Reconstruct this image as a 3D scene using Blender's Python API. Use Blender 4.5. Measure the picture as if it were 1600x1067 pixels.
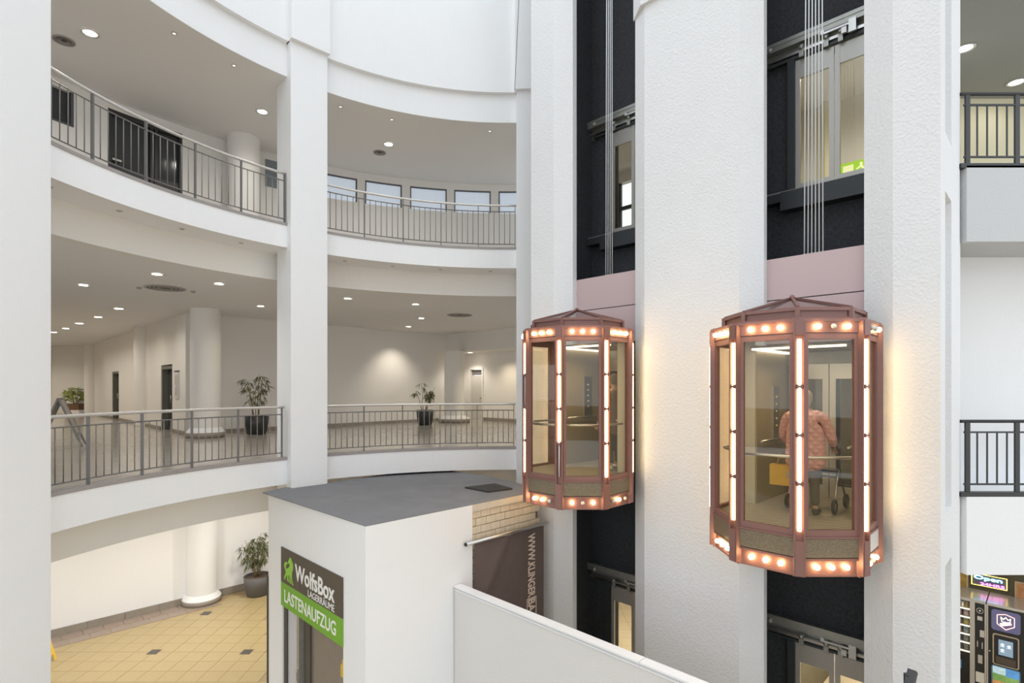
import bpy, bmesh, math, random
from mathutils import Vector, Matrix
random.seed(7)
PI = math.pi
SC = bpy.context.scene
COL = SC.collection
R2 = math.sqrt(2.0)
for _o in list(bpy.data.objects):
    bpy.data.objects.remove(_o)

# ------------------------------------------------------------------ camera, sky, exposure
EYE = 6.3
cd = bpy.data.cameras.new('camera')
cam = bpy.data.objects.new('camera', cd)
COL.objects.link(cam)
cam.location = (0, 0, EYE)
cam.rotation_euler = (PI / 2, 0, 0)
cd.sensor_width = 36.0
cd.lens = 850.0 / 1600.0 * 36.0
cd.shift_y = (604 - 533.5) / 1600.0
cd.clip_start = 0.05
SC.camera = cam

wd = bpy.data.worlds.new('world')
SC.world = wd
wd.use_nodes = True
bg = wd.node_tree.nodes['Background']
bg.inputs[0].default_value = (0.85, 0.925, 1.0, 1)
bg.inputs[1].default_value = 1.78
SC.view_settings.view_transform = 'Standard'
SC.view_settings.look = 'None'
SC.view_settings.exposure = 0.12
SC.view_settings.gamma = 1.0
SC.view_settings.use_curve_mapping = False
SC.cycles.max_bounces = 10
SC.cycles.diffuse_bounces = 6
SC.cycles.glossy_bounces = 4
SC.cycles.transparent_max_bounces = 24
SC.cycles.caustics_reflective = False
SC.cycles.caustics_refractive = False

# ------------------------------------------------------------------ materials
MATS = {}
def mat(name, col=(0.8, 0.8, 0.8), rough=0.6, metal=0.0, bump=0.0, bscale=60.0, var=0.0, vscale=4.0, emit=None, estr=0.0, spec=0.5):
    if name in MATS:
        return MATS[name]
    m = bpy.data.materials.new(name)
    m.use_nodes = True
    nt = m.node_tree
    b = nt.nodes['Principled BSDF']
    b.inputs['Base Color'].default_value = (*col, 1)
    b.inputs['Roughness'].default_value = rough
    b.inputs['Metallic'].default_value = metal
    b.inputs['Specular IOR Level'].default_value = spec
    tc = None
    if bump or var:
        tc = nt.nodes.new('ShaderNodeTexCoord')
    if bump:
        n = nt.nodes.new('ShaderNodeTexNoise')
        n.inputs['Scale'].default_value = bscale
        n.inputs['Detail'].default_value = 3
        nt.links.new(tc.outputs['Object'], n.inputs['Vector'])
        bp = nt.nodes.new('ShaderNodeBump')
        bp.inputs['Strength'].default_value = bump
        bp.inputs['Distance'].default_value = 0.02
        nt.links.new(n.outputs['Fac'], bp.inputs['Height'])
        nt.links.new(bp.outputs['Normal'], b.inputs['Normal'])
    if var:
        n = nt.nodes.new('ShaderNodeTexNoise')
        n.inputs['Scale'].default_value = vscale
        n.inputs['Detail'].default_value = 4
        nt.links.new(tc.outputs['Object'], n.inputs['Vector'])
        mx = nt.nodes.new('ShaderNodeMix')
        mx.data_type = 'RGBA'
        mx.inputs[6].default_value = (*[c * (1 - var) for c in col], 1)
        mx.inputs[7].default_value = (*[min(1, c * (1 + var)) for c in col], 1)
        nt.links.new(n.outputs['Fac'], mx.inputs[0])
        nt.links.new(mx.outputs[2], b.inputs['Base Color'])
    if emit:
        b.inputs['Emission Color'].default_value = (*emit, 1)
        b.inputs['Emission Strength'].default_value = estr
    MATS[name] = m
    return m

def glass(name, tint=(0.96, 0.96, 0.94), rough=0.02, refl=1.0):
    if name in MATS:
        return MATS[name]
    m = bpy.data.materials.new(name)
    m.use_nodes = True
    nt = m.node_tree
    nt.nodes.clear()
    out = nt.nodes.new('ShaderNodeOutputMaterial')
    t = nt.nodes.new('ShaderNodeBsdfTransparent')
    t.inputs[0].default_value = (*tint, 1)
    g = nt.nodes.new('ShaderNodeBsdfGlossy')
    g.inputs[0].default_value = (refl, refl, refl, 1)
    g.inputs['Roughness'].default_value = rough
    lw = nt.nodes.new('ShaderNodeLayerWeight')
    p_ = nt.nodes.new('ShaderNodeMath'); p_.operation = 'POWER'; p_.inputs[1].default_value = 4.5
    f = nt.nodes.new('ShaderNodeMath'); f.operation = 'MULTIPLY_ADD'; f.inputs[1].default_value = 0.55; f.inputs[2].default_value = 0.03
    nt.links.new(lw.outputs['Facing'], p_.inputs[0])
    nt.links.new(p_.outputs[0], f.inputs[0])
    mx = nt.nodes.new('ShaderNodeMixShader')
    nt.links.new(f.outputs[0], mx.inputs[0])
    nt.links.new(t.outputs[0], mx.inputs[1])
    nt.links.new(g.outputs[0], mx.inputs[2])
    nt.links.new(mx.outputs[0], out.inputs[0])
    MATS[name] = m
    return m

def pattern_mat(name, kind, c1, c2, scale, rough=0.5, metal=0.0, bump=0.3, rot=0.0):
    """checker-plate ribs / perforated sheet / tile joints, in object space"""
    if name in MATS:
        return MATS[name]
    m = bpy.data.materials.new(name)
    m.use_nodes = True
    nt = m.node_tree
    b = nt.nodes['Principled BSDF']
    b.inputs['Roughness'].default_value = rough
    b.inputs['Metallic'].default_value = metal
    tc = nt.nodes.new('ShaderNodeTexCoord')
    mp = nt.nodes.new('ShaderNodeMapping')
    mp.inputs['Rotation'].default_value = (0, 0, rot)
    nt.links.new(tc.outputs['Object'], mp.inputs[0])
    if kind == 'ribs':
        w = nt.nodes.new('ShaderNodeTexWave')
        w.inputs['Scale'].default_value = scale
        w.inputs['Distortion'].default_value = 0.4
        fac = w.outputs['Fac']
        nt.links.new(mp.outputs[0], w.inputs[0])
    elif kind == 'holes':
        w = nt.nodes.new('ShaderNodeTexVoronoi')
        w.inputs['Scale'].default_value = scale
        w.inputs['Randomness'].default_value = 0.25
        nt.links.new(mp.outputs[0], w.inputs[0])
        fac = w.outputs['Distance']
    else:
        w = nt.nodes.new('ShaderNodeTexBrick')
        w.offset = 0.0
        w.inputs['Scale'].default_value = scale
        w.inputs['Mortar Size'].default_value = 0.012
        w.inputs['Brick Width'].default_value = 0.6
        w.inputs['Row Height'].default_value = 0.6
        w.inputs['Color1'].default_value = (1, 1, 1, 1)
        w.inputs['Color2'].default_value = (0.92, 0.92, 0.92, 1)
        w.inputs['Mortar'].default_value = (0, 0, 0, 1)
        nt.links.new(mp.outputs[0], w.inputs[0])
        fac = w.outputs['Color']
    mx = nt.nodes.new('ShaderNodeMix')
    mx.data_type = 'RGBA'
    mx.inputs[6].default_value = (*c1, 1)
    mx.inputs[7].default_value = (*c2, 1)
    nt.links.new(fac, mx.inputs[0])
    nt.links.new(mx.outputs[2], b.inputs['Base Color'])
    bp = nt.nodes.new('ShaderNodeBump')
    bp.inputs['Strength'].default_value = bump
    bp.inputs['Distance'].default_value = 0.01
    nt.links.new(fac, bp.inputs['Height'])
    nt.links.new(bp.outputs['Normal'], b.inputs['Normal'])
    MATS[name] = m
    return m

M_WHITE = mat('white plaster', (0.86, 0.86, 0.865), 0.85, bump=0.2, bscale=45, var=0.015, vscale=1.2)
M_ROUGH = mat('white roughcast', (0.78, 0.78, 0.785), 0.9, bump=0.6, bscale=28, var=0.02, vscale=2)
M_INNER = mat('warm white paint', (0.80, 0.775, 0.74), 0.85, bump=0.15, bscale=40, var=0.015, vscale=1)
M_CEIL = mat('ceiling paint', (0.80, 0.785, 0.77), 0.9, bump=0.15, bscale=50)
M_GFLOOR = pattern_mat('grey stone floor', 'tiles', (0.2, 0.19, 0.175), (0.46, 0.43, 0.39), 1.0, rough=0.16, bump=0.1)
M_GTILE = mat('grey polished tile', (0.46, 0.43, 0.39), 0.14, var=0.12, vscale=3)
M_YTILE = mat('honey stone tile', (0.435, 0.335, 0.165), 0.28, var=0.07, vscale=2.5)
M_YJOINT = mat('floor joint', (0.36, 0.27, 0.15), 0.8)
M_BTILE = mat('brown border tile', (0.34, 0.27, 0.22), 0.4, var=0.1, vscale=3)
M_DTILE = mat('dark inset tile', (0.07, 0.06, 0.055), 0.35)
M_BASE = mat('baseboard stone', (0.30, 0.26, 0.215), 0.5, var=0.15, vscale=5)
M_KERB = mat('stone kerb', (0.33, 0.30, 0.285), 0.5, var=0.12, vscale=6)
M_STEEL = mat('brushed steel', (0.62, 0.60, 0.57), 0.32, 1.0)
M_RAILTOP = mat('satin rail', (0.66, 0.64, 0.61), 0.4, 0.6)
M_RAIL = mat('grey painted rail', (0.20, 0.19, 0.18), 0.45, 0.2)
M_DARKRAIL = mat('anthracite rail', (0.05, 0.05, 0.052), 0.45, 0.2)
M_SHAFT = mat('dark shaft wall', (0.044, 0.047, 0.053), 0.85, bump=0.7, bscale=35, var=0.6, vscale=24)
M_SHAFTM = mat('dark shaft metal', (0.05, 0.055, 0.06), 0.5, 0.3)
M_MECH = mat('galvanised steel', (0.42, 0.42, 0.39), 0.42, 0.7, var=0.2, vscale=9)
M_BRONZE = mat('bronze red frame', (0.25, 0.125, 0.105), 0.42, 0.2, var=0.08, vscale=8)
M_ROSE = mat('rose painted sheet', (0.56, 0.42, 0.42), 0.5, 0.05)
M_MESH = pattern_mat('perforated sheet', 'holes', (0.06, 0.05, 0.035), (0.36, 0.29, 0.19), 55, 0.4, 0.3, 0.4)
M_CHECK = pattern_mat('checker plate', 'ribs', (0.20, 0.175, 0.14), (0.62, 0.56, 0.47), 4.6, 0.45, 0.3, 0.6, rot=0.6)
M_GLASS = glass('clear glass', (0.96, 0.92, 0.83))
M_TUBE = mat('glowing tube', (1, 0.85, 0.6), 0.4, emit=(1.0, 0.70, 0.34), estr=11.5)
M_TUBEOFF = mat('dark tube', (0.72, 0.68, 0.66), 0.3)
M_BULB = mat('glowing bulb', (1, 0.8, 0.5), 0.4, emit=(1.0, 0.66, 0.30), estr=40.0)
M_BULBOFF = mat('unlit bulb', (0.75, 0.7, 0.62), 0.15)
M_LAMP = mat('lit lamp glass', (1, 1, 1), 0.4, emit=(1.0, 0.94, 0.82), estr=12.0)
M_CABLIGHT = mat('cabin light panel', (1, 1, 1), 0.4, emit=(1.0, 0.95, 0.86), estr=2.2)
M_ASPHALT = mat('grey roofing felt', (0.205, 0.205, 0.215), 0.9, bump=0.5, bscale=30, var=0.16, vscale=2.5)
M_BLACK = mat('black plastic', (0.012, 0.012, 0.013), 0.35)
M_DARKGL = mat('dark glazing', (0.05, 0.053, 0.055), 0.10)
M_LEAF = mat('bamboo leaf', (0.11, 0.12, 0.045), 0.55, var=0.35, vscale=9)
M_LEAF2 = mat('bright leaf', (0.30, 0.36, 0.06), 0.55, var=0.35, vscale=9)
M_STEM = mat('plant stem', (0.20, 0.14, 0.075), 0.7)
M_POT = mat('black pot', (0.028, 0.027, 0.026), 0.4)
M_POTG = mat('grey pot', (0.11, 0.105, 0.10), 0.6, bump=0.3, bscale=50)
M_SOIL = mat('potting soil', (0.16, 0.115, 0.085), 0.95, bump=0.8, bscale=60)
M_FROST = mat('frosted glass', (0.5, 0.56, 0.63), 0.3, emit=(0.78, 0.87, 1.0), estr=0.34)  # emission stands in for daylight behind the panes

def quilt_mat(name, col):
    m = mat(name, col, 0.7)
    nt = m.node_tree; b = nt.nodes['Principled BSDF']
    tc = nt.nodes.new('ShaderNodeTexCoord')
    add = nt.nodes.new('ShaderNodeMath'); add.operation = 'MINIMUM'
    for i, a in enumerate((0.78, -0.78)):
        mp = nt.nodes.new('ShaderNodeMapping'); mp.inputs['Rotation'].default_value = (0, a, 0)
        w = nt.nodes.new('ShaderNodeTexWave'); w.inputs['Scale'].default_value = 4.2; w.inputs['Distortion'].default_value = 0.6
        nt.links.new(tc.outputs['Object'], mp.inputs[0]); nt.links.new(mp.outputs[0], w.inputs[0])
        nt.links.new(w.outputs['Fac'], add.inputs[i])
    mx = nt.nodes.new('ShaderNodeMix'); mx.data_type = 'RGBA'
    mx.inputs[6].default_value = (*[c * 0.86 for c in col], 1); mx.inputs[7].default_value = (*col, 1)
    nt.links.new(add.outputs[0], mx.inputs[0]); nt.links.new(mx.outputs[2], b.inputs['Base Color'])
    bp = nt.nodes.new('ShaderNodeBump'); bp.inputs['Strength'].default_value = 0.8; bp.inputs['Distance'].default_value = 0.02
    nt.links.new(add.outputs[0], bp.inputs['Height']); nt.links.new(bp.outputs['Normal'], b.inputs['Normal'])
    return m

# ------------------------------------------------------------------ helpers
class MB:
    def __init__(self, T=None):
        self.bm = bmesh.new()
        self.T = T
    def _v(self, p):
        p = Vector(p)
        return self.bm.verts.new(self.T @ p if self.T is not None else p)
    def face(self, pts, mi=0, smooth=False):
        f = self.bm.faces.new([self._v(p) for p in pts])
        f.material_index = mi
        f.smooth = smooth
        return f
    def box(self, c, s, rz=0.0, mi=0, M=None):
        hx, hy, hz = s[0] / 2, s[1] / 2, s[2] / 2
        X = Matrix.Translation(c) @ (M if M is not None else Matrix.Rotation(rz, 4, 'Z'))
        vs = [self._v(X @ Vector((a * hx, b * hy, d * hz))) for a in (-1, 1) for b in (-1, 1) for d in (-1, 1)]
        for q in ((0, 1, 3, 2), (4, 6, 7, 5), (0, 4, 5, 1), (2, 3, 7, 6), (0, 2, 6, 4), (1, 5, 7, 3)):
            self.bm.faces.new([vs[i] for i in q]).material_index = mi
        return self
    def bb(self, x0, x1, y0, y1, z0, z1, mi=0):
        return self.box(((x0 + x1) / 2, (y0 + y1) / 2, (z0 + z1) / 2), (x1 - x0, y1 - y0, z1 - z0), mi=mi)
    def bar(self, a, b, w, h, mi=0, up=(0, 0, 1)):
        """square bar from a to b, w across, h along up"""
        a, b = Vector(a), Vector(b)
        d = (b - a)
        L = d.length
        d.normalize()
        u = Vector(up)
        sx = d.cross(u)
        if sx.length < 1e-5:
            sx = d.cross(Vector((1, 0, 0)))
        sx.normalize()
        u = sx.cross(d)
        X = Matrix((( sx.x, d.x, u.x), (sx.y, d.y, u.y), (sx.z, d.z, u.z))).to_4x4()
        return self.box((a + b) / 2, (w, L, h), M=X, mi=mi)
    def prism(self, poly, z0, z1, mi=0, mtop=None):
        n = len(poly)
        lo = [self._v((p[0], p[1], z0)) for p in poly]
        hi = [self._v((p[0], p[1], z1)) for p in poly]
        f = self.bm.faces.new(hi); f.material_index = mi if mtop is None else mtop
        f = self.bm.faces.new(list(reversed(lo))); f.material_index = mi
        for i in range(n):
            j = (i + 1) % n
            self.bm.faces.new([lo[i], lo[j], hi[j], hi[i]]).material_index = mi
        return self
    def tube(self, pts, r, n=8, mi=0, cap=True):
        pts = [Vector(p) for p in pts]
        rs = r if isinstance(r, (list, tuple)) else [r] * len(pts)
        rings = []
        px = None
        for i, p in enumerate(pts):
            d = (pts[min(i + 1, len(pts) - 1)] - pts[max(i - 1, 0)]).normalized()
            ref = px if px is not None else (Vector((0, 0, 1)) if abs(d.z) < 0.9 else Vector((1, 0, 0)))
            sx = (ref - d * ref.dot(d))
            if sx.length < 1e-6:
                sx = d.orthogonal()
            sx.normalize()
            px = sx
            sy = d.cross(sx)
            rings.append([self._v(p + (sx * math.cos(t) + sy * math.sin(t)) * rs[i]) for t in [2 * PI * k / n for k in range(n)]])
        for a, b in zip(rings, rings[1:]):
            for k in range(n):
                f = self.bm.faces.new([a[k], a[(k + 1) % n], b[(k + 1) % n], b[k]])
                f.smooth = n > 4
                f.material_index = mi
        if cap:
            self.bm.faces.new(list(reversed(rings[0]))).material_index = mi
            self.bm.faces.new(rings[-1]).material_index = mi
        return self
    def lathe(self, prof, c=(0, 0, 0), n=24, mi=0, smooth=True, M=None):
        c = Vector(c)
        rings = []
        for r, z in prof:
            if r < 1e-6:
                q = Vector((0, 0, z))
                rings.append([self._v(c + (M @ q if M is not None else q))])
            else:
                row = []
                for k in range(n):
                    q = Vector((r * math.cos(2 * PI * k / n), r * math.sin(2 * PI * k / n), z))
                    row.append(self._v(c + (M @ q if M is not None else q)))
                rings.append(row)
        for a, b in zip(rings, rings[1:]):
            if len(a) == 1 and len(b) == 1:
                continue
            for k in range(n):
                k2 = (k + 1) % n
                if len(a) == 1:
                    v = [a[0], b[k2], b[k]]
                elif len(b) == 1:
                    v = [a[k], a[k2], b[0]]
                else:
                    v = [a[k], a[k2], b[k2], b[k]]
                f = self.bm.faces.new(v)
                f.smooth = smooth
                f.material_index = mi
        return self
    def ball(self, c, r, n=10, sc=(1, 1, 1), mi=0):
        prof = [(0 if i in (0, n // 2 + 1) else math.sin(PI * i / (n // 2 + 1)) * r, -math.cos(PI * i / (n // 2 + 1)) * r) for i in range(n // 2 + 2)]
        return self.lathe(prof, c, n, mi, M=Matrix.Diagonal((*sc, 1)))
    def mesh(self, name, mats):
        bmesh.ops.recalc_face_normals(self.bm, faces=self.bm.faces[:])
        me = bpy.data.meshes.new(name)
        self.bm.to_mesh(me)
        self.bm.free()
        for m in (mats if isinstance(mats, (list, tuple)) else [mats]):
            me.materials.append(m)
        return me
    def obj(self, name, mats, parent=None, loc=(0, 0, 0), rz=0.0):
        return link(name, self.mesh(name, mats), parent, loc, rz)

def link(name, me, parent=None, loc=(0, 0, 0), rz=0.0):
    o = bpy.data.objects.new(name, me)
    COL.objects.link(o)
    o.location = loc
    o.rotation_euler = (0, 0, rz)
    if parent:
        o.parent = parent
    return o

def tag(o, label, cat=None, group=None, kind=None):
    if label: o['label'] = label
    if cat: o['category'] = cat
    if group: o['group'] = group
    if kind: o['kind'] = kind
    return o

def thing(name, label, cat, loc=(0, 0, 0), rz=0.0, group=None, kind=None):
    o = bpy.data.objects.new(name, None)
    o.empty_display_size = 0.2
    COL.objects.link(o)
    o.location = loc
    o.rotation_euler = (0, 0, rz)
    return tag(o, label, cat, group, kind)

def copy_tree(o, parent=None):
    c = o.copy()
    COL.objects.link(c)
    if parent: c.parent = parent
    for ch in list(o.children):
        copy_tree(ch, c)
    return c

def text_mesh(s, size, depth, align='LEFT', bold=0.0, spacing=1.0, shear=0.0):
    cu = bpy.data.curves.new('lettering', 'FONT')
    cu.body = s
    cu.size = size
    cu.extrude = depth
    cu.align_x = align
    cu.offset = bold
    cu.space_character = spacing
    cu.shear = shear
    cu.resolution_u = 3
    o = bpy.data.objects.new('lettering', cu)
    COL.objects.link(o)
    dg = bpy.context.evaluated_depsgraph_get()
    dg.update()
    me = bpy.data.meshes.new_from_object(o.evaluated_get(dg))
    bpy.data.objects.remove(o)
    bpy.data.curves.remove(cu)
    return me

def text_on(parent, s, size, M, material, name='lettering', **k):
    me = text_mesh(s, size, 0.002, **k)
    me.transform(M)
    me.materials.clear()
    me.materials.append(material)
    return link(name, me, parent)

# lift-wall frame: s runs along the lift wall towards the camera, m runs into the wall
RZ = -PI / 4
def W(s, m, z=0.0):
    return ((m + s) / R2, (m - s) / R2, z)
TW = Matrix.Rotation(RZ, 4, 'Z')
# atrium drum
CX, CY = -0.1, 6.9
def P(a, r, z=0.0):
    t = math.radians(a)
    return (CX + r * math.cos(t), CY + r * math.sin(t), z)
RIN = 6.2
def arc(a0, a1, r, n):
    return [P(a0 + (a1 - a0) * i / n, r)[:2] for i in range(n + 1)]
def ring(mb, a0, a1, r0, r1, z0, z1, n=48, mi=0, mtop=None):
    A = [P(a0 + (a1 - a0) * i / n, r0) for i in range(n + 1)]
    B = [P(a0 + (a1 - a0) * i / n, r1) for i in range(n + 1)]
    a_lo = [mb._v((p[0], p[1], z0)) for p in A]; a_hi = [mb._v((p[0], p[1], z1)) for p in A]
    b_lo = [mb._v((p[0], p[1], z0)) for p in B]; b_hi = [mb._v((p[0], p[1], z1)) for p in B]
    for i in range(n):
        for v, s, m in (((a_lo[i], a_lo[i+1], a_hi[i+1], a_hi[i]), True, mi), ((b_lo[i+1], b_lo[i], b_hi[i], b_hi[i+1]), True, mi),
                     ((a_hi[i], a_hi[i+1], b_hi[i+1], b_hi[i]), False, mi if mtop is None else mtop), ((a_lo[i+1], a_lo[i], b_lo[i], b_lo[i+1]), False, mi)):
            f = mb.bm.faces.new(v); f.smooth = False; f.material_index = m
    mb.bm.faces.new((a_lo[0], a_hi[0], b_hi[0], b_lo[0])).material_index = mi
    mb.bm.faces.new((a_lo[n], b_lo[n], b_hi[n], a_hi[n])).material_index = mi
    return mb
def struct(name, mb, mats, label, parent=None):
    o = mb.obj(name, mats, parent)
    if parent is None:
        tag(o, label, None, None, 'structure')
    return o
def spot(parent, loc, power, angle=150, blend=1.0, col=(1.0, 0.9, 0.75), size=0.08, rot=(0, 0, 0)):
    l = bpy.data.lights.new('spot_light', 'SPOT')
    l.energy = power; l.spot_size = math.radians(angle); l.spot_blend = blend; l.color = col; l.shadow_soft_size = size
    o = bpy.data.objects.new('spot_light', l)
    COL.objects.link(o); o.location = loc; o.rotation_euler = rot
    if parent: o.parent = parent
    return o

# ================================================================== THE SETTING
Z1, Z2 = 4.8, 9.6            # gallery floors above the ground floor
A0, A1 = 83.5, 192.0
# ground floor slab
fl = MB(); fl.bb(-40, 40, -25, 50, -0.3, -0.012)
floor = struct('floor', fl, M_YJOINT, 'honey coloured stone tiled ground floor of the atrium')
# ground-floor tiles, 0.44 m, laid square to the entrance axis
tm = MB(); tm.box((0, 0, -0.006), (0.432, 0.432, 0.012)); tile_me = tm.mesh('tile', M_YTILE)
im = MB(); im.box((0, 0, 0.0015), (0.235, 0.235, 0.003)); inset_me = im.mesh('inset_tile', M_DTILE)
nt_ = 0
for j in range(-5, 12):
    for i in range(-12, 11):
        x, y = -8.5 + 0.44 * (i + 0.5), 12.92 + 0.44 * (j + 0.5)
        k = x / y
        if -0.90 < k < -0.44 and y - x < 24.6 and y > 10.9:
            link('tile', tile_me, floor, (x, y, random.uniform(-0.0015, 0)))
            nt_ += 1
gm = pattern_mat('honey tile field', 'tiles', (0.36, 0.27, 0.15), (0.55, 0.45, 0.30), 1.36, rough=0.3, bump=0.1)
fp = MB(); fp.bb(3.5, 30, 5, 30, -0.011, -0.002); fp.bb(-5.2, 3.4, -5, 30, -0.011, -0.002); fp.bb(-30, -5.3, -5, 10.8, -0.011, -0.002); fp.bb(-30, -5.3, 20, 30, -0.011, -0.002)
struct('floor_field', fp, gm, '', floor)
for i in range(-1, 3):
    for j in range(-1, 2):
        x, y = -8.5 + 2.2 * i, 12.92 + 2.2 * j
        if (i, j) in ((0, 0), (1, 0), (0, 1)):
            link('inset_tile', inset_me, floor, (x, y, 0))
# border of brown tiles along the wall (wall runs along m at y - x = const)
SG = -25.2 / R2            # ground wall plane, in s
bm_ = MB(); bm_.box((0, 0, 0.003), (0.362, 0.42, 0.010)); border_me = bm_.mesh('border_tile', M_BTILE)
for row in range(2):
    for q in range(22):
        m = 1.0 + 0.43 * q
        if m < 5.0 - 0.6 * row * 0:
            link('border_tile', border_me, floor, W(SG + 0.20 + 0.375 * row, m + 0.1 * row), RZ)
wg = MB(TW); wg.bb(SG - 0.25, SG, -3.0, 18.5, 0, 4.2)
struct('wall_left', wg, M_WHITE, 'cream ground-floor wall behind the round column')
bb_ = thing('baseboard_left', 'stone baseboard along the ground-floor wall', None, (0, 0, 0), 0, None, 'structure')
pm = MB(); pm.box((0, 0, 0.1), (0.03, 0.79, 0.2)); plate_me = pm.mesh('stone_plank', M_BASE)
for q in range(16):
    link('stone_plank', plate_me, bb_, W(SG + 0.018 + 0.002 * random.random(), 0.2 + 0.8 * q), RZ)

def gallery_slab(name, z0, z1, rout, topmat, label, n=72):
    mb = MB(); ring(mb, A0, A1, RIN, rout, z0, z1, n, 0, 1)
    return struct(name, mb, [M_WHITE, topmat], label)
gf = gallery_slab('floor_gallery', Z1 - 0.5, Z1 - 0.005, 48, M_GFLOOR, 'curved first gallery floor slab with grey polished tiles')
struct('floor_upper', ring(MB(), A0, A1, RIN, 10.6, Z2 - 0.45, Z2, 64, 0, 1), [M_WHITE, M_GFLOOR], 'curved second gallery floor slab above the grey tiled gallery')
# first-gallery tiles near the rail
t6 = MB(); t6.box((0, 0, -0.002), (0.592, 0.592, 0.006)); t6_me = t6.mesh('tile', M_GTILE)
n6 = 0
for j in range(0, 22):
    for i in range(-24, 6):
        x, y = 0.3 + 0.6 * i, 5.4 + 0.6 * j
        r = math.hypot(x - CX, y - CY); a = math.degrees(math.atan2(y - CY, x - CX))
        if r > 6.75 and r < 10.6 and y > 6.6 and -0.9 < x / y < 0.05 and a > 84:
            link('tile', t6_me, gf, (x, y, Z1 - 0.004)); n6 += 1
# stone kerbs under the rails
struct('trim_1', ring(MB(), A0, A1, RIN - 0.015, RIN + 0.16, Z1, Z1 + 0.055, 64), M_KERB, 'stone kerb under the first gallery railing')
struct('trim_2', ring(MB(), A0, A1, RIN - 0.015, RIN + 0.16, Z2, Z2 + 0.05, 64), M_KERB, 'stone kerb under the second gallery railing')
# downstand beams and ceilings
struct('trim_3', ring(MB(), A0, A1, 6.95, 7.2, 3.65, Z1 - 0.5, 64), M_INNER, 'curved beam under the first gallery slab')
struct('trim_4', ring(MB(), A0, A1, 6.95, 7.2, 8.6, Z2 - 0.45, 64), M_INNER, 'curved beam under the second gallery slab')
struct('ceiling', ring(MB(), A0, A1, 7.2, 48, 3.75, 3.85, 64), M_CEIL, 'ground-floor ceiling under the first gallery')
struct('ceiling_gallery', ring(MB(), A0, A1, 7.2, 48, 8.6, 8.75, 64), M_CEIL, 'grey ceiling of the first gallery with round downlights')
struct('ceiling_upper', ring(MB(), A0, A1, RIN + 0.004, 10.6, 12.65, 12.75, 64), M_CEIL, 'grey ceiling of the second gallery')
struct('trim_5', ring(MB(), A0, A1, RIN, RIN + 0.3, 12.656, 13.32, 64), M_WHITE, 'curved white fascia above the second gallery')
# upper drum wall with a window near its top
dw = MB()
ring(dw, A0, 92.9, RIN - 0.12, RIN + 0.2, 13.32, 18.2, 8)
ring(dw, 92.9, 102.5, RIN - 0.12, RIN + 0.2, 13.32, 15.5, 8)
ring(dw, 92.9, 102.5, RIN - 0.12, RIN + 0.2, 17.2, 18.2, 8)
ring(dw, 102.5, A1, RIN - 0.12, RIN + 0.2, 13.32, 18.2, 50)
struct('wall_upper', dw, M_WHITE, 'curved white drum wall above the galleries')
w1 = MB(); ring(w1, 92.9, 102.5, RIN + 0.0, RIN + 0.03, 15.42, 17.2, 8)
w_o = struct('window_1', w1, M_FROST, 'window set high in the curved drum wall')
fr = MB(); ring(fr, 92.9, 102.5, RIN - 0.06, RIN + 0.05, 15.42, 15.5, 8); ring(fr, 92.9, 93.6, RIN - 0.06, RIN + 0.05, 15.5, 17.2, 2); ring(fr, 97.6, 98.1, RIN - 0.06, RIN + 0.05, 15.5, 17.2, 2)
fr.obj('window_frame', M_WHITE, w_o)

# pillars at the gallery edge
def pillar(name, a, hw, r0, r1, label, cap=True, ztop=13.32):
    mb = MB()
    t = math.radians(a); rd = Vector((math.cos(t), math.sin(t), 0)); tn = Vector((-rd.y, rd.x, 0)); c = Vector((CX, CY, 0))
    q = lambda r, w: tuple((c + rd * r + tn * w)[:2])
    mb.prism([q(r0, -hw), q(r1, -hw), q(r1, hw), q(r0, hw)], 0, ztop)
    o = struct(name, mb, M_WHITE, label)
    if cap:
        mb = MB(); w = hw + 0.02
        mb.prism([q(r0 - 0.1, -w), q(r1, -w), q(r1, w), q(r0 - 0.1, w)], ztop, 18.2)
        mb.obj('pillar_cap', M_WHITE, o)
    return o
pillar('pillar', 133.1, 0.385, 6.0, 6.75, 'square white pillar standing behind the freight lift tower')
pillar('pillar', 182.35, 0.50, 5.95, 6.75, 'broad white pillar nearest the camera beside the curved galleries')
pillar('pillar', 85.6, 0.26, 6.02, 6.6, 'slim white pillar between right gallery bay and lift shaft')

# first gallery: back walls
SM = -27.2 / R2             # wall along m
MC = 6.8 / R2               # corridor wall along s
wb = MB(TW); wb.bb(SM - 0.3, SM, MC, 15.05, Z1, 8.6)
struct('wall_back', wb, M_INNER, 'plain wall behind the first gallery plants')
def wall_with_openings(mb, s0, s1, ops, m0, m1, z0, z1):
    """wall along s at m0..m1 with openings (s0, s1, z0, z1) sorted by s"""
    x = s0
    for a, b, oz0, oz1 in ops:
        mb.bb(x, a, m0, m1, z0, z1)
        if oz0 > z0: mb.bb(a, b, m0, m1, z0, oz0)
        if oz1 < z1: mb.bb(a, b, m0, m1, oz1, z1)
        x = b
    mb.bb(x, s1, m0, m1, z0, z1)
cwall = MB(TW)
def s_at(px, m):
    k = (px - 800) / 850.0
    return m * (k - 1) / (k + 1)
d1 = (-31.5, -29.9); d2 = (-22.3, -20.8)
wall_with_openings(cwall, -37.0, SM - 0.29, [(d1[0], d1[1], Z1, 7.0), (d2[0], d2[1], Z1, 7.05)], MC, MC + 0.35, Z1, 8.6)
struct('wall_corridor', cwall, M_INNER, 'corridor wall with two dark glazed doors and half columns')
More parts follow.
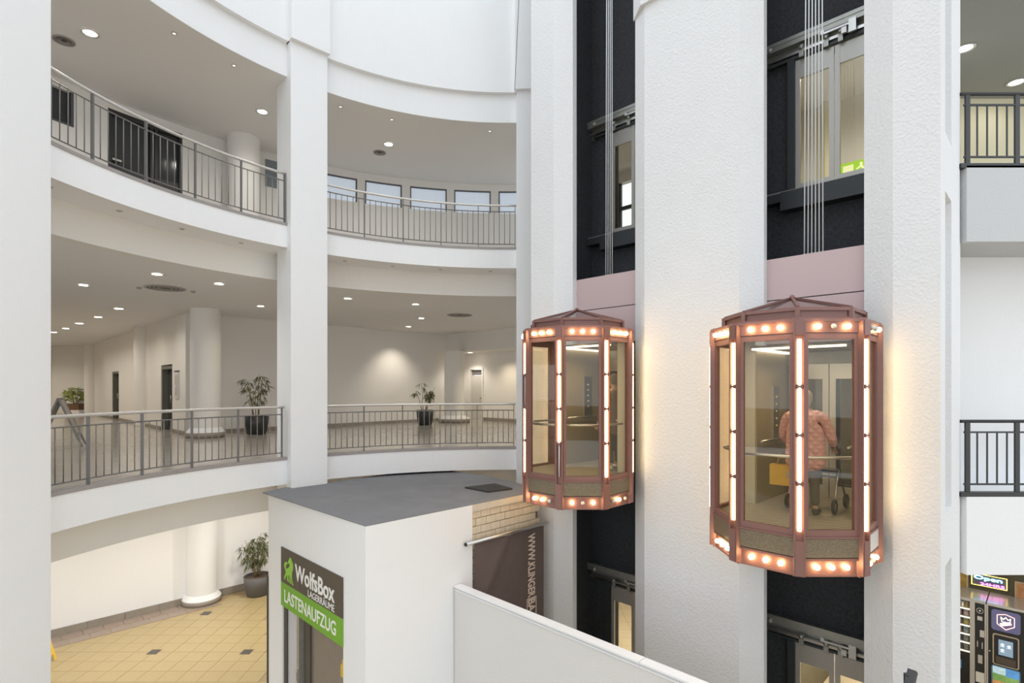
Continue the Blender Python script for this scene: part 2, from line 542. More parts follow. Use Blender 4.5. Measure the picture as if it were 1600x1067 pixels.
for i, (a, b) in enumerate((d1, d2)):
    d = thing('door_%d' % (i + 1), ('narrow dark glazed door in the far part of the corridor wall', 'dark glazed door with paper notices in the corridor wall')[i], None, W((a + b) / 2, MC, Z1), RZ, None, 'structure')
    w = (b - a) / 2; h = 2.2
    f = MB(); f.bb(-w, -w + 0.09, 0.02, 0.3, 0, h); f.bb(w - 0.09, w, 0.02, 0.3, 0, h); f.bb(-w + 0.09, w - 0.09, 0.02, 0.3, h - 0.1, h)
    f.obj('door_frame', mat('grey green frame', (0.16, 0.16, 0.13), 0.4), d)
    f = MB(); f.bb(-w + 0.09, w - 0.09, 0.2, 0.24, 0, h - 0.1); f.obj('pane', M_DARKGL, d)
    f = MB(); f.bb(-0.05, 0.0, 0.17, 0.2, 0, h - 0.1); f.bb(-w + 0.09, w - 0.09, 0.17, 0.2, 0, 0.12); f.obj('stile', mat('dark frame', (0.05, 0.05, 0.045), 0.4), d)
    if i == 1:
        nm = mat('notice paper', (0.5, 0.5, 0.44), 0.8)
        for z in (1.75, 1.42):
            f = MB(); f.bb(0.06, 0.27, 0.19, 0.2, z - 0.14, z + 0.14); f.obj('notice', nm, d)
    f = MB(); f.tube([(0.03 if i else -0.2, 0.12, 0.95), (0.03 if i else -0.2, 0.12, 1.2)], 0.015, 6); f.obj('handle', M_STEEL, d)
# corridor half columns, end wall, unseen side wall
hc = MB()
for s in (-39.2,):
    pass
def half_column(s, r, label):
    mb = MB(); c = W(s, MC + 0.1)
    mb.lathe([(r, Z1), (r, 8.6)], (c[0], c[1], 0), 24)
    o = mb.obj('column', M_INNER); tag(o, label, None, None, 'structure')
half_column(-25.0, 0.42, 'half round column between the two corridor doors')
half_column(-36.9, 0.5, 'half round column at the far corner of the corridor')
ew = MB(); ew.bb(-34, -23.4, 30.6, 30.9, Z1, 8.6); ew.bb(-26.3, -25.9, 30.4, 30.6, Z1, 8.6)
struct('wall_far', ew, M_INNER, 'far end wall of the first gallery corridor')
ed = MB(); ed.bb(-26.75, -26.3, 30.5, 30.58, Z1, 7.0); o = struct('door_3', ed, M_DARKGL, 'dark door slit in the far corridor end wall')
sw = MB(TW); sw.bb(-45, -17.2, -0.3, 0.0, Z1, 8.6); struct('wall_side', sw, M_INNER, 'unseen side wall added to keep sky light out of the corridor')  # out of view, added to block sky light leaking in
def round_column(x, y, z0, z1, r, plinth, label):
    o = MB().lathe([(r, z0), (r, z1)], (x, y, 0), 40).obj('column', M_INNER if z0 > 1 else M_WHITE)
    tag(o, label, None, None, 'structure')
    MB().lathe([(0, z0), (plinth + 0.045, z0), (plinth + 0.045, z0 + 0.15), (r, z0 + 0.15)], (x, y, 0), 40).obj('plinth_tile', M_BASE, o)
    MB().lathe([(plinth + 0.04, z0 + 0.15), (plinth + 0.025, z0 + 0.18), (r + 0.02, z0 + 0.26), (r, z0 + 0.29)], (x, y, 0), 40).obj('plinth', M_WHITE, o)
round_column(-9.1, 15.95, 0, 3.76, 0.41, 0.47, 'round white ground-floor column engaged with the cream wall')
round_column(-9.15, 16.25, Z1, 8.6, 0.41, 0.47, 'round column at the corner of the first gallery corridor')
round_column(-2.45, 23.1, Z1, 7.8, 0.42, 0.62, 'round column with broad plinth beside the pale alcove door')
# alcove with the pale door
hb = MB(TW); hb.bb(SM - 0.3, -8.2, 15.05, 15.35, 7.8, 8.6); hb.bb(SM, -8.2, 15.35, 16.6, 7.8, 7.9)
struct('wall_alcove', hb, M_INNER, 'beam and soffit above the door alcove')
aw = MB(TW); SD0, SD1 = -18.95, -18.0
aw.bb(SM - 0.4, SD0, 16.2, 16.5, Z1, 7.8); aw.bb(SD1, -8.2, 16.2, 16.5, Z1, 7.8); aw.bb(SD0, SD1, 16.2, 16.5, 7.15, 7.8)
aw.bb(SM - 0.4, SM - 0.1, 15.05, 16.2, Z1, 7.8)
struct('wall_alcove_back', aw, M_INNER, 'rear wall of the alcove with the pale door')
d = thing('door_4', 'pale flush door in the alcove of the first gallery', None, W((SD0 + SD1) / 2, 16.2, Z1), RZ, None, 'structure')
w = (SD1 - SD0) / 2
f = MB(); f.bb(-w, -w + 0.09, -0.03, 0.1, 0, 2.35); f.bb(w - 0.09, w, -0.03, 0.1, 0, 2.35); f.bb(-w + 0.09, w - 0.09, -0.03, 0.1, 2.27, 2.35); f.obj('door_frame', M_INNER, d)
f = MB(); f.bb(-w + 0.1, w - 0.1, 0.06, 0.1, 0, 2.0); f.obj('door_leaf', mat('pale door', (0.62, 0.60, 0.56), 0.5), d)
f = MB(); f.bb(-w + 0.1, w - 0.1, 0.08, 0.12, 2.02, 2.26); f.obj('transom_panel', mat('grey transom', (0.2, 0.19, 0.18), 0.3), d)
f = MB(); f.ball((w - 0.2, 0.0, 1.0), 0.045, 10); f.bb(w - 0.23, w - 0.17, 0.03, 0.06, 0.9, 1.12); f.obj('door_knob', M_STEEL, d)
# baseboards of the first gallery
bs = MB(TW); bs.bb(SM + 0.002, SM + 0.03, MC + 0.9, 15.0, Z1 - 0.004, Z1 + 0.11); bs.bb(-37, d1[0], MC - 0.03, MC - 0.002, Z1, Z1 + 0.1); bs.bb(d1[1], d2[0], MC - 0.03, MC - 0.002, Z1, Z1 + 0.1); bs.bb(d2[1], SM, MC - 0.03, MC - 0.002, Z1, Z1 + 0.1); bs.bb(SD1 + 0.03, -9, 16.16, 16.198, Z1, Z1 + 0.14)
struct('baseboard_back', bs, M_BASE, 'low stone baseboard along the first gallery walls')

# second gallery: curved back wall with windows and a dark glazed door
RU = 10.2
uw = MB()
WIN = [(121.9, 116.0), (114.7, 108.6), (107.2, 100.9), (99.6, 93.2), (91.8, 85.4)]
zb, zt = 11.74, 12.44
ring(uw, A0, 141.2, RU, RU + 0.25, Z2, zb, 40)
ring(uw, A0, 141.2, RU, RU + 0.25, zt, 12.65, 40)
edges = [141.2] + [e for w_ in WIN for e in w_] + [A0]
for k in range(0, len(edges), 2):
    ring(uw, edges[k + 1], edges[k], RU, RU + 0.25, zb, zt, 12 if k == 0 else 3)
DZ = 12.47
ring(uw, 141.2, A1, RU, RU + 0.25, DZ, 12.65, 30)
ring(uw, 149.9, 153.5, RU, RU + 0.25, Z2, DZ, 4)
ring(uw, 156.8, A1, RU, RU + 0.25, Z2, DZ, 24)
ring(uw, 153.5, 156.8, RU, RU + 0.25, Z2, 11.75, 4)
struct('wall_gallery', uw, M_INNER, 'curved back wall of the second gallery')
wf = mat('window edge', (0.09, 0.09, 0.1), 0.4)
for i, (a, b) in enumerate(WIN):
    mb = MB(); ring(mb, b, a, RU + 0.08, RU + 0.1, zb, zt, 6)
    o = struct('window_%d' % (i + 2), mb, M_FROST, 'frosted gallery window, %s in the curved row' % ('first by the square pillar', 'second from the square pillar', 'middle one', 'fourth from the square pillar', 'last by the lift shaft')[i])
    mb = MB(); ring(mb, b, a, RU + 0.02, RU + 0.12, zt - 0.03, zt, 6); ring(mb, b, b + 0.2, RU + 0.02, RU + 0.12, zb, zt - 0.03, 1); ring(mb, a - 0.2, a, RU + 0.02, RU + 0.12, zb, zt - 0.03, 1)
    mb.obj('window_frame', wf, o)
mb = MB(); ring(mb, 153.5, 156.8, RU + 0.1, RU + 0.12, 11.75, DZ, 4); o = struct('window_7', mb, M_DARKGL, 'dark square window left of the glazed double door')
mb = MB(); ring(mb, 153.5, 153.8, RU - 0.01, RU + 0.14, 11.75, DZ, 1); ring(mb, 153.8, 156.8, RU - 0.01, RU + 0.14, 11.75, 11.79, 3); mb.obj('window_frame', wf, o)
# small bluish window beside the round column of the second gallery
mb = MB(); ring(mb, 127.6, 130.1, RU - 0.02, RU - 0.005, 11.72, 12.45, 3); struct('window_8', mb, mat('grey blue glass', (0.22, 0.25, 0.28), 0.15), 'small grey blue window beside the second gallery round column')
d = thing('door_5', 'dark glazed double door on the second gallery', None, (CX, CY, Z2), 0, None, 'structure')
def dring(a0, a1, r0, r1, z0, z1, n=3):
    T = Matrix.Translation((-CX, -CY, -Z2)); m_ = MB(T); ring(m_, a0, a1, r0, r1, z0, z1, n); return m_
fm = mat('black door frame', (0.03, 0.03, 0.032), 0.4)
dring(141.2, 149.9, RU + 0.12, RU + 0.16, Z2, DZ, 5).obj('pane', M_DARKGL, d)
for a in (141.2, 144.2, 144.7, 149.5):
    dring(a, a + 0.35, RU + 0.02, RU + 0.2, Z2, DZ, 1).obj('stile', fm, d)
dring(141.55, 149.5, RU + 0.02, RU + 0.2, DZ - 0.1, DZ, 5).obj('head_rail', fm, d)
dring(141.55, 149.5, RU + 0.06, RU + 0.19, Z2 + 1.35, Z2 + 1.65, 5).obj('middle_rail', fm, d)
dring(148.4, 149.4, RU + 0.0, RU + 0.06, Z2 + 1.75, Z2 + 1.79, 2).obj('door_closer', M_STEEL, d)
c = P(133.9, 9.75)
o = MB().lathe([(0.38, Z2), (0.38, 12.65)], (c[0], c[1], 0), 36).obj('column', M_INNER); tag(o, 'round column standing on the second gallery', None, None, 'structure')

# ------------------------------------------------------------------ lift wall
def wprism(poly, z0, z1):
    return MB(TW).prism(poly, z0, z1)
ZT = 18.2
MF = 8.3
p1 = wprism([(-7.74, MF), (-7.122, MF), (-6.79, 8.5), (-6.79, 8.62), (-7.74, 8.62)], 0, ZT); struct('pillar', p1, M_ROUGH, 'narrow roughcast pilaster on the far side of the first glass lift')
p2 = wprism([(-5.36, 8.62), (-5.36, 8.5), (-5.05, MF), (-3.411, MF), (-3.12, 8.5), (-3.12, 8.62)], 0, ZT); o = struct('pillar', p2, M_ROUGH, 'broad roughcast pilaster between the two glass lifts')
MB(TW).prism([(-5.40, 8.5), (-5.09, MF - 0.07), (-3.38, MF - 0.07), (-3.1, 8.5)], 12.9, ZT).obj('pillar_cap', M_ROUGH, o)
p3 = MB(TW)
SR = -0.984
p3.prism([(-1.82, 8.62), (-1.82, 8.5), (-1.465, MF), (SR, MF), (SR, 8.62)], 0, ZT)
# long side of this pilaster, with one niche per storey
p3.bb(SR - 0.34, SR, 8.62, 8.68, 0, ZT); p3.bb(SR - 0.31, SR, 9.25, 10.2, 0, ZT)
p3.bb(SR - 0.31, SR - 0.22, 8.68, 9.25, 0, ZT)
for a, b in ((4.04, 4.7), (8.76, 9.5), (13.3, ZT)):
    p3.bb(SR - 0.22, SR, 8.68, 9.25, a, b)
struct('pillar', p3, M_ROUGH, 'roughcast pilaster with side niches beside the second glass lift')
# shafts: dark side walls and back wall with landing-door openings
MBK = 9.69
sh = MB(TW)
sh.bb(-7.74, -7.2, 8.63, MBK + 0.25, 0, ZT)
sh.bb(-4.88, -3.62, 8.63, MBK + 0.25, 0, ZT)
sh.bb(-1.36, -1.3, 8.63, MBK + 0.25, 0, ZT)
DS = (-6.08, -2.46)
for s0, s1, c in ((-7.2, -4.88, DS[0]), (-3.62, -1.36, DS[1])):
    z = 0
    for zf in (0.0, Z1, Z2 - 0.05):
        if zf > z: sh.bb(s0, s1, MBK, MBK + 0.2, z, zf)
        sh.bb(s0, c - 0.57, MBK, MBK + 0.2, zf, zf + 2.12); sh.bb(c + 0.57, s1, MBK, MBK + 0.2, zf, zf + 2.12)
        z = zf + 2.12
    sh.bb(s0, s1, MBK, MBK + 0.2, z, ZT)
    sh.bb(s0, s1, 8.5, MBK + 0.2, ZT - 0.1, ZT)  # unseen lid added to keep the shaft dark
struct('wall_shaft', sh, M_SHAFT, 'dark rough walls inside the two lift shafts')
# lobbies behind the landing doors
lb = MB(TW)
for z0, z1 in ((0, 3.6), (Z1, 8.4), (Z2 - 0.05, 12.6)):
    if z0 > 9:
        lb.bb(-9.5, -9.15, 13.6, 13.8, z0, z1); lb.bb(-8.2, -1.75, 13.6, 13.8, z0, z1); lb.bb(-9.15, -8.2, 13.6, 13.8, z0, 10.85); lb.bb(-9.15, -8.2, 13.6, 13.8, 12.3, z1)
    else:
        lb.bb(-9.5, -1.75, 13.6, 13.8, z0, z1)
    lb.bb(-9.5, -9.3, 9.95, 13.6, z0, z1); lb.bb(-4.35, -4.15, 9.95, 13.6, z0, z1); lb.bb(-1.75, -1.6, 10.25, 13.6, z0, z1)
    lb.bb(-9.5, -1.75, 9.95, 13.8, z1, z1 + 0.1)
struct('wall_lobby', lb, M_INNER, 'pale lobby walls seen through the landing doors')
lf = MB(TW); lf.bb(-9.5, -1.75, 9.92, 13.6, Z1 - 0.2, Z1); lf.bb(-9.5, -1.75, 9.92, 13.6, Z2 - 0.25, Z2 - 0.05)
struct('floor_lobby', lf, M_GFLOOR, 'lobby floors behind the lift shafts')
wl = MB(TW); wl.bb(-9.15, -8.2, 13.62, 13.7, 11.5, 11.6); wl.bb(-9.15, -9.08, 13.62, 13.7, 10.85, 12.3); wl.bb(-8.27, -8.2, 13.62, 13.7, 10.85, 12.3)
struct('window_9', wl, M_DARKRAIL, 'dark framed lobby window seen through the far upper landing door')
for z0 in (0, Z1, Z2):
    for s in (-6.4, -2.6):
        spot(None, W(s, 11.6, z0 + 2.9), 260 if z0 > 9 else (700 if z0 == 0 else 150), 160, 1.0, (1.0, 0.95, 0.86))

# ------------------------------------------------------------------ right gallery
YG = 7.8
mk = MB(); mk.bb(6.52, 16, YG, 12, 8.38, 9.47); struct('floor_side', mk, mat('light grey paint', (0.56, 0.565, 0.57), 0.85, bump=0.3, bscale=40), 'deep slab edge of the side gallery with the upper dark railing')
mk = MB(); mk.bb(6.52, 16, YG, 8.6, 3.6, 4.72); mk.bb(6.52, 16, 8.6, 20, 3.6, 4.72); struct('floor_side', mk, M_WHITE, 'deep slab edge of the side gallery above the vending machines')
mk = MB(); mk.bb(6.9, 16, 8.75, 9.0, 4.72, 8.38); struct('wall_right', mk, M_WHITE, 'plain grey white wall behind the lower dark railing')
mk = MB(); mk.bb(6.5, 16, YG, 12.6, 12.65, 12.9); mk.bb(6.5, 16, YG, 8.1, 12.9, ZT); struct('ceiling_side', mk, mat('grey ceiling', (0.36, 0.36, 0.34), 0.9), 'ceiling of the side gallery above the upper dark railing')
mk = MB(); mk.bb(6.9, 16, 12.0, 12.3, 9.47, 12.65); struct('wall_side_gallery', mk, mat('cream yellow wall', (0.80, 0.74, 0.52), 0.8), 'cream yellow wall behind the upper dark railing')
mk = MB(TW); mk.bb(-1.3, -1.0, 10.2, 10.25, 0, ZT); struct('trim_6', mk, M_WHITE, 'edge strip at the end of the niche pilaster')
vw = MB(TW); vw.bb(-3.5, 4.0, 15.75, 15.95, 0, 3.6); vw.bb(-3.7, -3.5, 11, 15.95, 0, 3.6); struct('wall_vending', vw, mat('dark olive wall', (0.10, 0.085, 0.05), 0.7, var=0.3, vscale=3), 'dark wall behind the vending machines')

# unseen wall bands added behind the viewpoint to even out the daylight
rw = MB()
for za, zb_ in ((0, 0.3), (4.1, 5.5), (8.9, 10.4), (12.5, 18.2)):
    ring(rw, 192, 336, 11.8, 12.1, za, zb_, 40)
struct('wall_rear_light_bands', rw, M_INNER, 'unseen curved wall bands added behind the viewpoint to shape daylight')
# parapet wall in front of the lifts
pw = MB(TW); pw.bb(-7.17, -1.6, 5.80, 5.92, 0, 2.86)
gv = MB(TW); gv.bb(-7.17, -1.6, 5.797, 5.923, 2.86, 2.922)
pp = struct('wall_front', pw, mat('pale grey paint', (0.69, 0.675, 0.66), 0.85, bump=0.25, bscale=45), 'low white parapet wall running from the freight lift tower')
gv.obj('cap_groove', mat('grey coated metal', (0.6, 0.6, 0.62), 0.4), pp)
cap = MB(TW)
for a, b in ((-7.17, -6.62), (-6.612, -3.6), (-3.592, -1.6)):
    o = MB(TW); o.bb(a, b, 5.782, 5.938, 2.922, 2.945); o.bb(a, b, 5.788, 5.932, 2.874, 2.886); o.obj('cap_strip', mat('white coated metal', (0.86, 0.86, 0.87), 0.35), pp)

# ================================================================== THINGS
# ------------------------------------------------------------------ glass lifts
RC = 0.985
def av(a, r=RC):
    t = math.radians(a)
    return Vector((r * math.sin(t), -r * math.cos(t), 0))
# shared small meshes
tube_me = MB().tube([(0, 0, -0.265), (0, 0, 0.265)], 0.021, 10).mesh('light_tube', M_TUBE)
tubeoff_me = MB().tube([(0, 0, -0.265), (0, 0, 0.265)], 0.010, 8).mesh('light_tube', M_TUBEOFF)
sock_me = MB().box((0, 0.01, 0), (0.06, 0.05, 0.05)).mesh('tube_socket', M_BRONZE)
bulb_prof = [(0, -0.031), (0.016, -0.027), (0.026, -0.015), (0.03, 0), (0.026, 0.015), (0.017, 0.026), (0, 0.031)]
bulb_me = MB().lathe(bulb_prof, n=12).mesh('bulb', M_BULB)
bulboff_me = MB().lathe(bulb_prof, n=12).mesh('bulb', M_BULBOFF)
ZB, ZG0, ZG1, ZT_ = -0.50, 0.0, 2.30, 2.48
def octa(r, a=(-112.5, -67.5, -22.5, 22.5, 67.5, 112.5)):
    return [tuple(av(q, r)[:2]) for q in a]
def lift_car(loc, label, off_tubes, off_bulbs, strength):
    t = thing('glass_lift_car', label, 'elevator car', loc, RZ, 'glass lifts with lit tubes')
    posts = (-112.5, -67.5, -22.5, 22.5, 67.5, 112.5)
    # floor with rear extension, belly plate, roof plate
    MB().prism(octa(RC - 0.04) + [(0.62, 0.40), (0.62, 1.74), (-0.62, 1.74), (-0.62, 0.40)], -0.06, 0.0).obj('floor_plate', M_CHECK, t)
    MB().prism(octa(RC - 0.02), -0.50, -0.47).obj('belly_plate', M_BRONZE, t)
    MB().prism(octa(RC + 0.02), 2.45, 2.49).obj('roof_plate', M_BRONZE, t)
    MB().prism(octa(RC - 0.09), 2.36, 2.40).obj('ceiling_panel', mat('cabin ceiling', (0.34, 0.30, 0.25), 0.5), t)
    MB().bb(-0.60, 0.60, 0.15, 1.7, 2.24, 2.27).obj('rear_ceiling', mat('cabin ceiling', (0.34, 0.30, 0.25), 0.5), t)
    MB().bb(-0.58, 0.58, 0.16, 0.24, 2.215, 2.24).obj('ceiling_light', M_CABLIGHT, t)
    MB().bb(-0.58, -0.5, 0.24, 1.6, 2.215, 2.24).obj('ceiling_light', M_CABLIGHT, t)
    # rear cabin
    cab = mat('cabin side panel', (0.40, 0.33, 0.21), 0.35, 0.2)
    spot(t, (0, 0.75, 2.2), 30, 165, 1.0, (1.0, 0.86, 0.6), 0.15)  # two spots added to brighten the car interior
    spot(t, (0, 0.0, 2.34), 30, 165, 1.0, (1.0, 0.86, 0.6), 0.15)
    for sgn in (-1, 1):
        MB().bb(min(sgn * 0.62, sgn * 0.60), max(sgn * 0.62, sgn * 0.60), 0.40, 1.72, 0, 2.3).obj('side_panel', cab, t)
        MB().bb(min(sgn * 0.62, sgn * 0.91), max(sgn * 0.62, sgn * 0.91), 0.385, 0.41, -0.06, 2.45).obj('rear_panel', mat('cream panel', (0.70, 0.66, 0.55), 0.45), t)
    MB().bb(-0.6, 0.6, 1.72, 1.76, 2.05, 2.45).obj('door_header', M_MECH, t)
    for sgn in (-1, 1):
        x0, x1 = (-0.58, -0.006) if sgn < 0 else (0.006, 0.58)
        dm = MB()
        dm.bb(x0, x0 + 0.085, 1.68, 1.71, 0, 2.05); dm.bb(x1 - 0.085, x1, 1.68, 1.71, 0, 2.05)
        dm.bb(x0 + 0.085, x1 - 0.085, 1.68, 1.71, 0, 0.18); dm.bb(x0 + 0.085, x1 - 0.085, 1.68, 1.71, 1.82, 2.05)
        dd = dm.obj('car_door', M_STEEL, t)
        MB().bb(x0 + 0.085, x1 - 0.085, 1.69, 1.70, 0.18, 1.82).obj('pane', glass('grey glass', (0.55, 0.53, 0.45), 0.05), dd)
    k = MB(); k.bb(-0.60, -0.575, 1.0, 1.25, 0.9, 1.7); ko = k.obj('control_panel', M_STEEL, t)
    k = MB()
    for q in range(5):
        k.lathe([(0, 0.006), (0.018, 0.006), (0.018, -0.01)], (-0.57, 1.12, 1.1 + 0.11 * q), 10, M=Matrix.Rotation(PI / 2, 4, 'Y'))
    ko2 = k.obj('call_button', mat('button', (0.8, 0.7, 0.4), 0.3), ko); ko2['kind'] = 'stuff'
    # posts with tubes
    for i, a in enumerate(posts):
        rad = av(a, 1).normalized()
        th = math.radians(a)
        c = av(a)
        m = MB()
        m.box((0, 0.045, (ZB + ZT_) / 2 + 0.01), (0.125, 0.06, ZT_ - ZB + 0.02))
        m.box((-0.052, 0.0, (ZB + ZT_) / 2), (0.02, 0.05, ZT_ - ZB - 0.04)); m.box((0.052, 0.0, (ZB + ZT_) / 2), (0.02, 0.05, ZT_ - ZB - 0.04))
        m.box((0, -0.005, ZT_ - 0.10), (0.085, 0.05, 0.17)); m.box((0, -0.005, (ZB + ZG0) / 2 - 0.03), (0.085, 0.05, ZG0 - ZB - 0.1))
        po = m.obj('post', M_BRONZE, t, c, th)
        for q in range(4):
            z = ZG0 + 0.30 + 0.56 * q
            link('light_tube', tubeoff_me if (i, q) in off_tubes else tube_me, po, (0, -0.012, z))
        for q in range(3):
            link('tube_socket', sock_me, po, (0, -0.015, ZG0 + 0.58 + 0.56 * q))
    # faces
    for i in range(5):
        a0, a1 = posts[i], posts[i + 1]
        am = math.radians((a0 + a1) / 2)
        c = av((a0 + a1) / 2, RC * math.cos(PI / 8) - 0.03)
        hw = RC * math.sin(PI / 8) - 0.055
        m = MB()
        fw = 0.055
        m.bb(-hw, -hw + fw, -0.02, 0.03, ZG0 - 0.04, ZG1 + 0.02); m.bb(hw - fw, hw, -0.02, 0.03, ZG0 - 0.04, ZG1 + 0.02)
        m.bb(-hw + fw, hw - fw, -0.02, 0.03, ZG0 - 0.04, ZG0 + 0.04); m.bb(-hw + fw, hw - fw, -0.02, 0.03, ZG1 - 0.05, ZG1 + 0.02)
        m.bb(-hw, hw, -0.04, -0.02, ZG0 - 0.055, ZG0 - 0.035)
        fo = m.obj('face_frame', M_BRONZE, t, c, am)
        MB().bb(-hw + fw, hw - fw, 0.0, 0.008, ZG0 + 0.04, ZG1 - 0.05).obj('glass_pane', M_GLASS, fo)
        MB().bb(-hw, hw, -0.03, 0.0, -0.275, -0.06).obj('mesh_panel', M_MESH if i != 4 or strength < 5 else mat('pale sheet', (0.6, 0.57, 0.53), 0.5), t, c, am)
        b = MB().bb(-hw, hw, -0.005, 0.02, -0.47, -0.29)
        b.bb(-hw, hw, -0.03, 0.02, -0.31, -0.285)
        lo = b.obj('lower_band', M_BRONZE, t, c, am)
        up = MB().bb(-hw, hw, -0.03, 0.02, ZG1 + 0.025, ZT_ - 0.01).obj('upper_band', M_BRONZE, t, c, am)
        for q in range(3):
            x = (-0.17, 0.0, 0.17)[q] * (hw / 0.32)
            link('bulb', bulboff_me if (i, 0, q) in off_bulbs else bulb_me, lo, (x, -0.035, -0.385))
            link('bulb', bulboff_me if (i, 1, q) in off_bulbs else bulb_me, up, (x, -0.062, ZT_ - 0.085))
    # hand rail inside
    pts = [av(a, RC - 0.16) + Vector((0, 0, 0.86)) for a in (-112.5, -67.5, -22.5, 22.5, 67.5, 112.5)]
    MB().tube(pts, 0.02, 10).obj('handrail', M_STEEL, t)
    for sgn in (-1, 1):
        MB().tube([(sgn * 0.55, 0.45, 0.9), (sgn * 0.55, 1.5, 0.9)], 0.017, 8).obj('side_rail', M_STEEL, t)
    # roof: rim and pyramid
    apex = Vector((0, 0.02, 2.87))
    rr = RC * 0.84
    rim = MB()
    P0 = [av(a, rr) for a in posts]
    for i in range(5):
        for z in (2.505, 2.62):
            rim.bar(P0[i] + Vector((0, 0, z)), P0[i + 1] + Vector((0, 0, z)), 0.035, 0.04)
    rim.bar(P0[0] + Vector((0, 0, 2.62)), P0[5] + Vector((0, 0, 2.62)), 0.035, 0.04)
    for p in P0:
        rim.box(p + Vector((0, 0, 2.565)), (0.05, 0.05, 0.15))
    ro = rim.obj('roof_rim', M_BRONZE, t)
    gl = MB()
    for i in range(5):
        a, b = P0[i], P0[i + 1]
        gl.face([a * 0.98 + Vector((0, 0, 2.52)), b * 0.98 + Vector((0, 0, 2.52)), b * 0.98 + Vector((0, 0, 2.61)), a * 0.98 + Vector((0, 0, 2.61))])
    gl.obj('rim_infill', M_BRONZE, ro)
    for i, p in enumerate(P0):
        MB().bar(p + Vector((0, 0, 2.64)), apex, 0.035, 0.035).obj('roof_rib', M_BRONZE, t)
    for i in range(5):
        g = MB(); g.face([P0[i] + Vector((0, 0, 2.635)), P0[i + 1] + Vector((0, 0, 2.635)), apex - Vector((0, 0, 0.005))])
        g.obj('roof_pane', glass('roof glass', (0.5, 0.42, 0.40), 0.2), t)
    MB().ball(apex + Vector((0, 0, 0.01)), 0.035, 10).obj('finial', M_BRONZE, t)
    # rear shroud of rose sheet and hoist ropes
    MB().bb(-0.8, 0.8, 0.93, 0.99, 2.34, 2.995).obj('shroud_panel', M_ROSE, t)
    MB().bb(-0.8, 0.8, 0.93, 0.99, 3.01, 3.63).obj('shroud_panel', M_ROSE, t)
    MB().bb(-0.75, 0.75, 0.99, 1.25, 3.45, 3.55).obj('sling_beam', M_SHAFTM, t)
    for q in range(strength):
        x = -0.045 + (q - (strength - 1) / 2) * 0.05
        MB().tube([(x, 1.08, 3.5), (x * 0.75, 1.08, 12.0)], 0.009, 6).obj('hoist_rope', mat('bright wire rope', (0.80, 0.82, 0.85), 0.45, 0.1), t)
        MB().lathe([(0.012, 3.55), (0.018, 3.56), (0.018, 3.66), (0.01, 3.68)], (x, 1.08, 0), 8).obj('rope_socket', M_MECH, t)
    return t
FL1, FL2 = 4.80, 4.60
S1, S2, MC_ = -6.07, -2.47, 7.69
lift_car(W(S1, MC_, FL1), 'smaller looking glass lift car with two unlit tubes, above the banner', {(2, 2), (3, 0)}, {(2, 0, 2), (3, 0, 1), (4, 0, 0), (4, 0, 2)}, 4)
lift_car(W(S2, MC_, FL2), 'larger looking glass lift car holding a woman in a pink quilted jacket', set(), {(3, 1, 1), (4, 1, 0), (4, 1, 1), (4, 0, 1)}, 6)

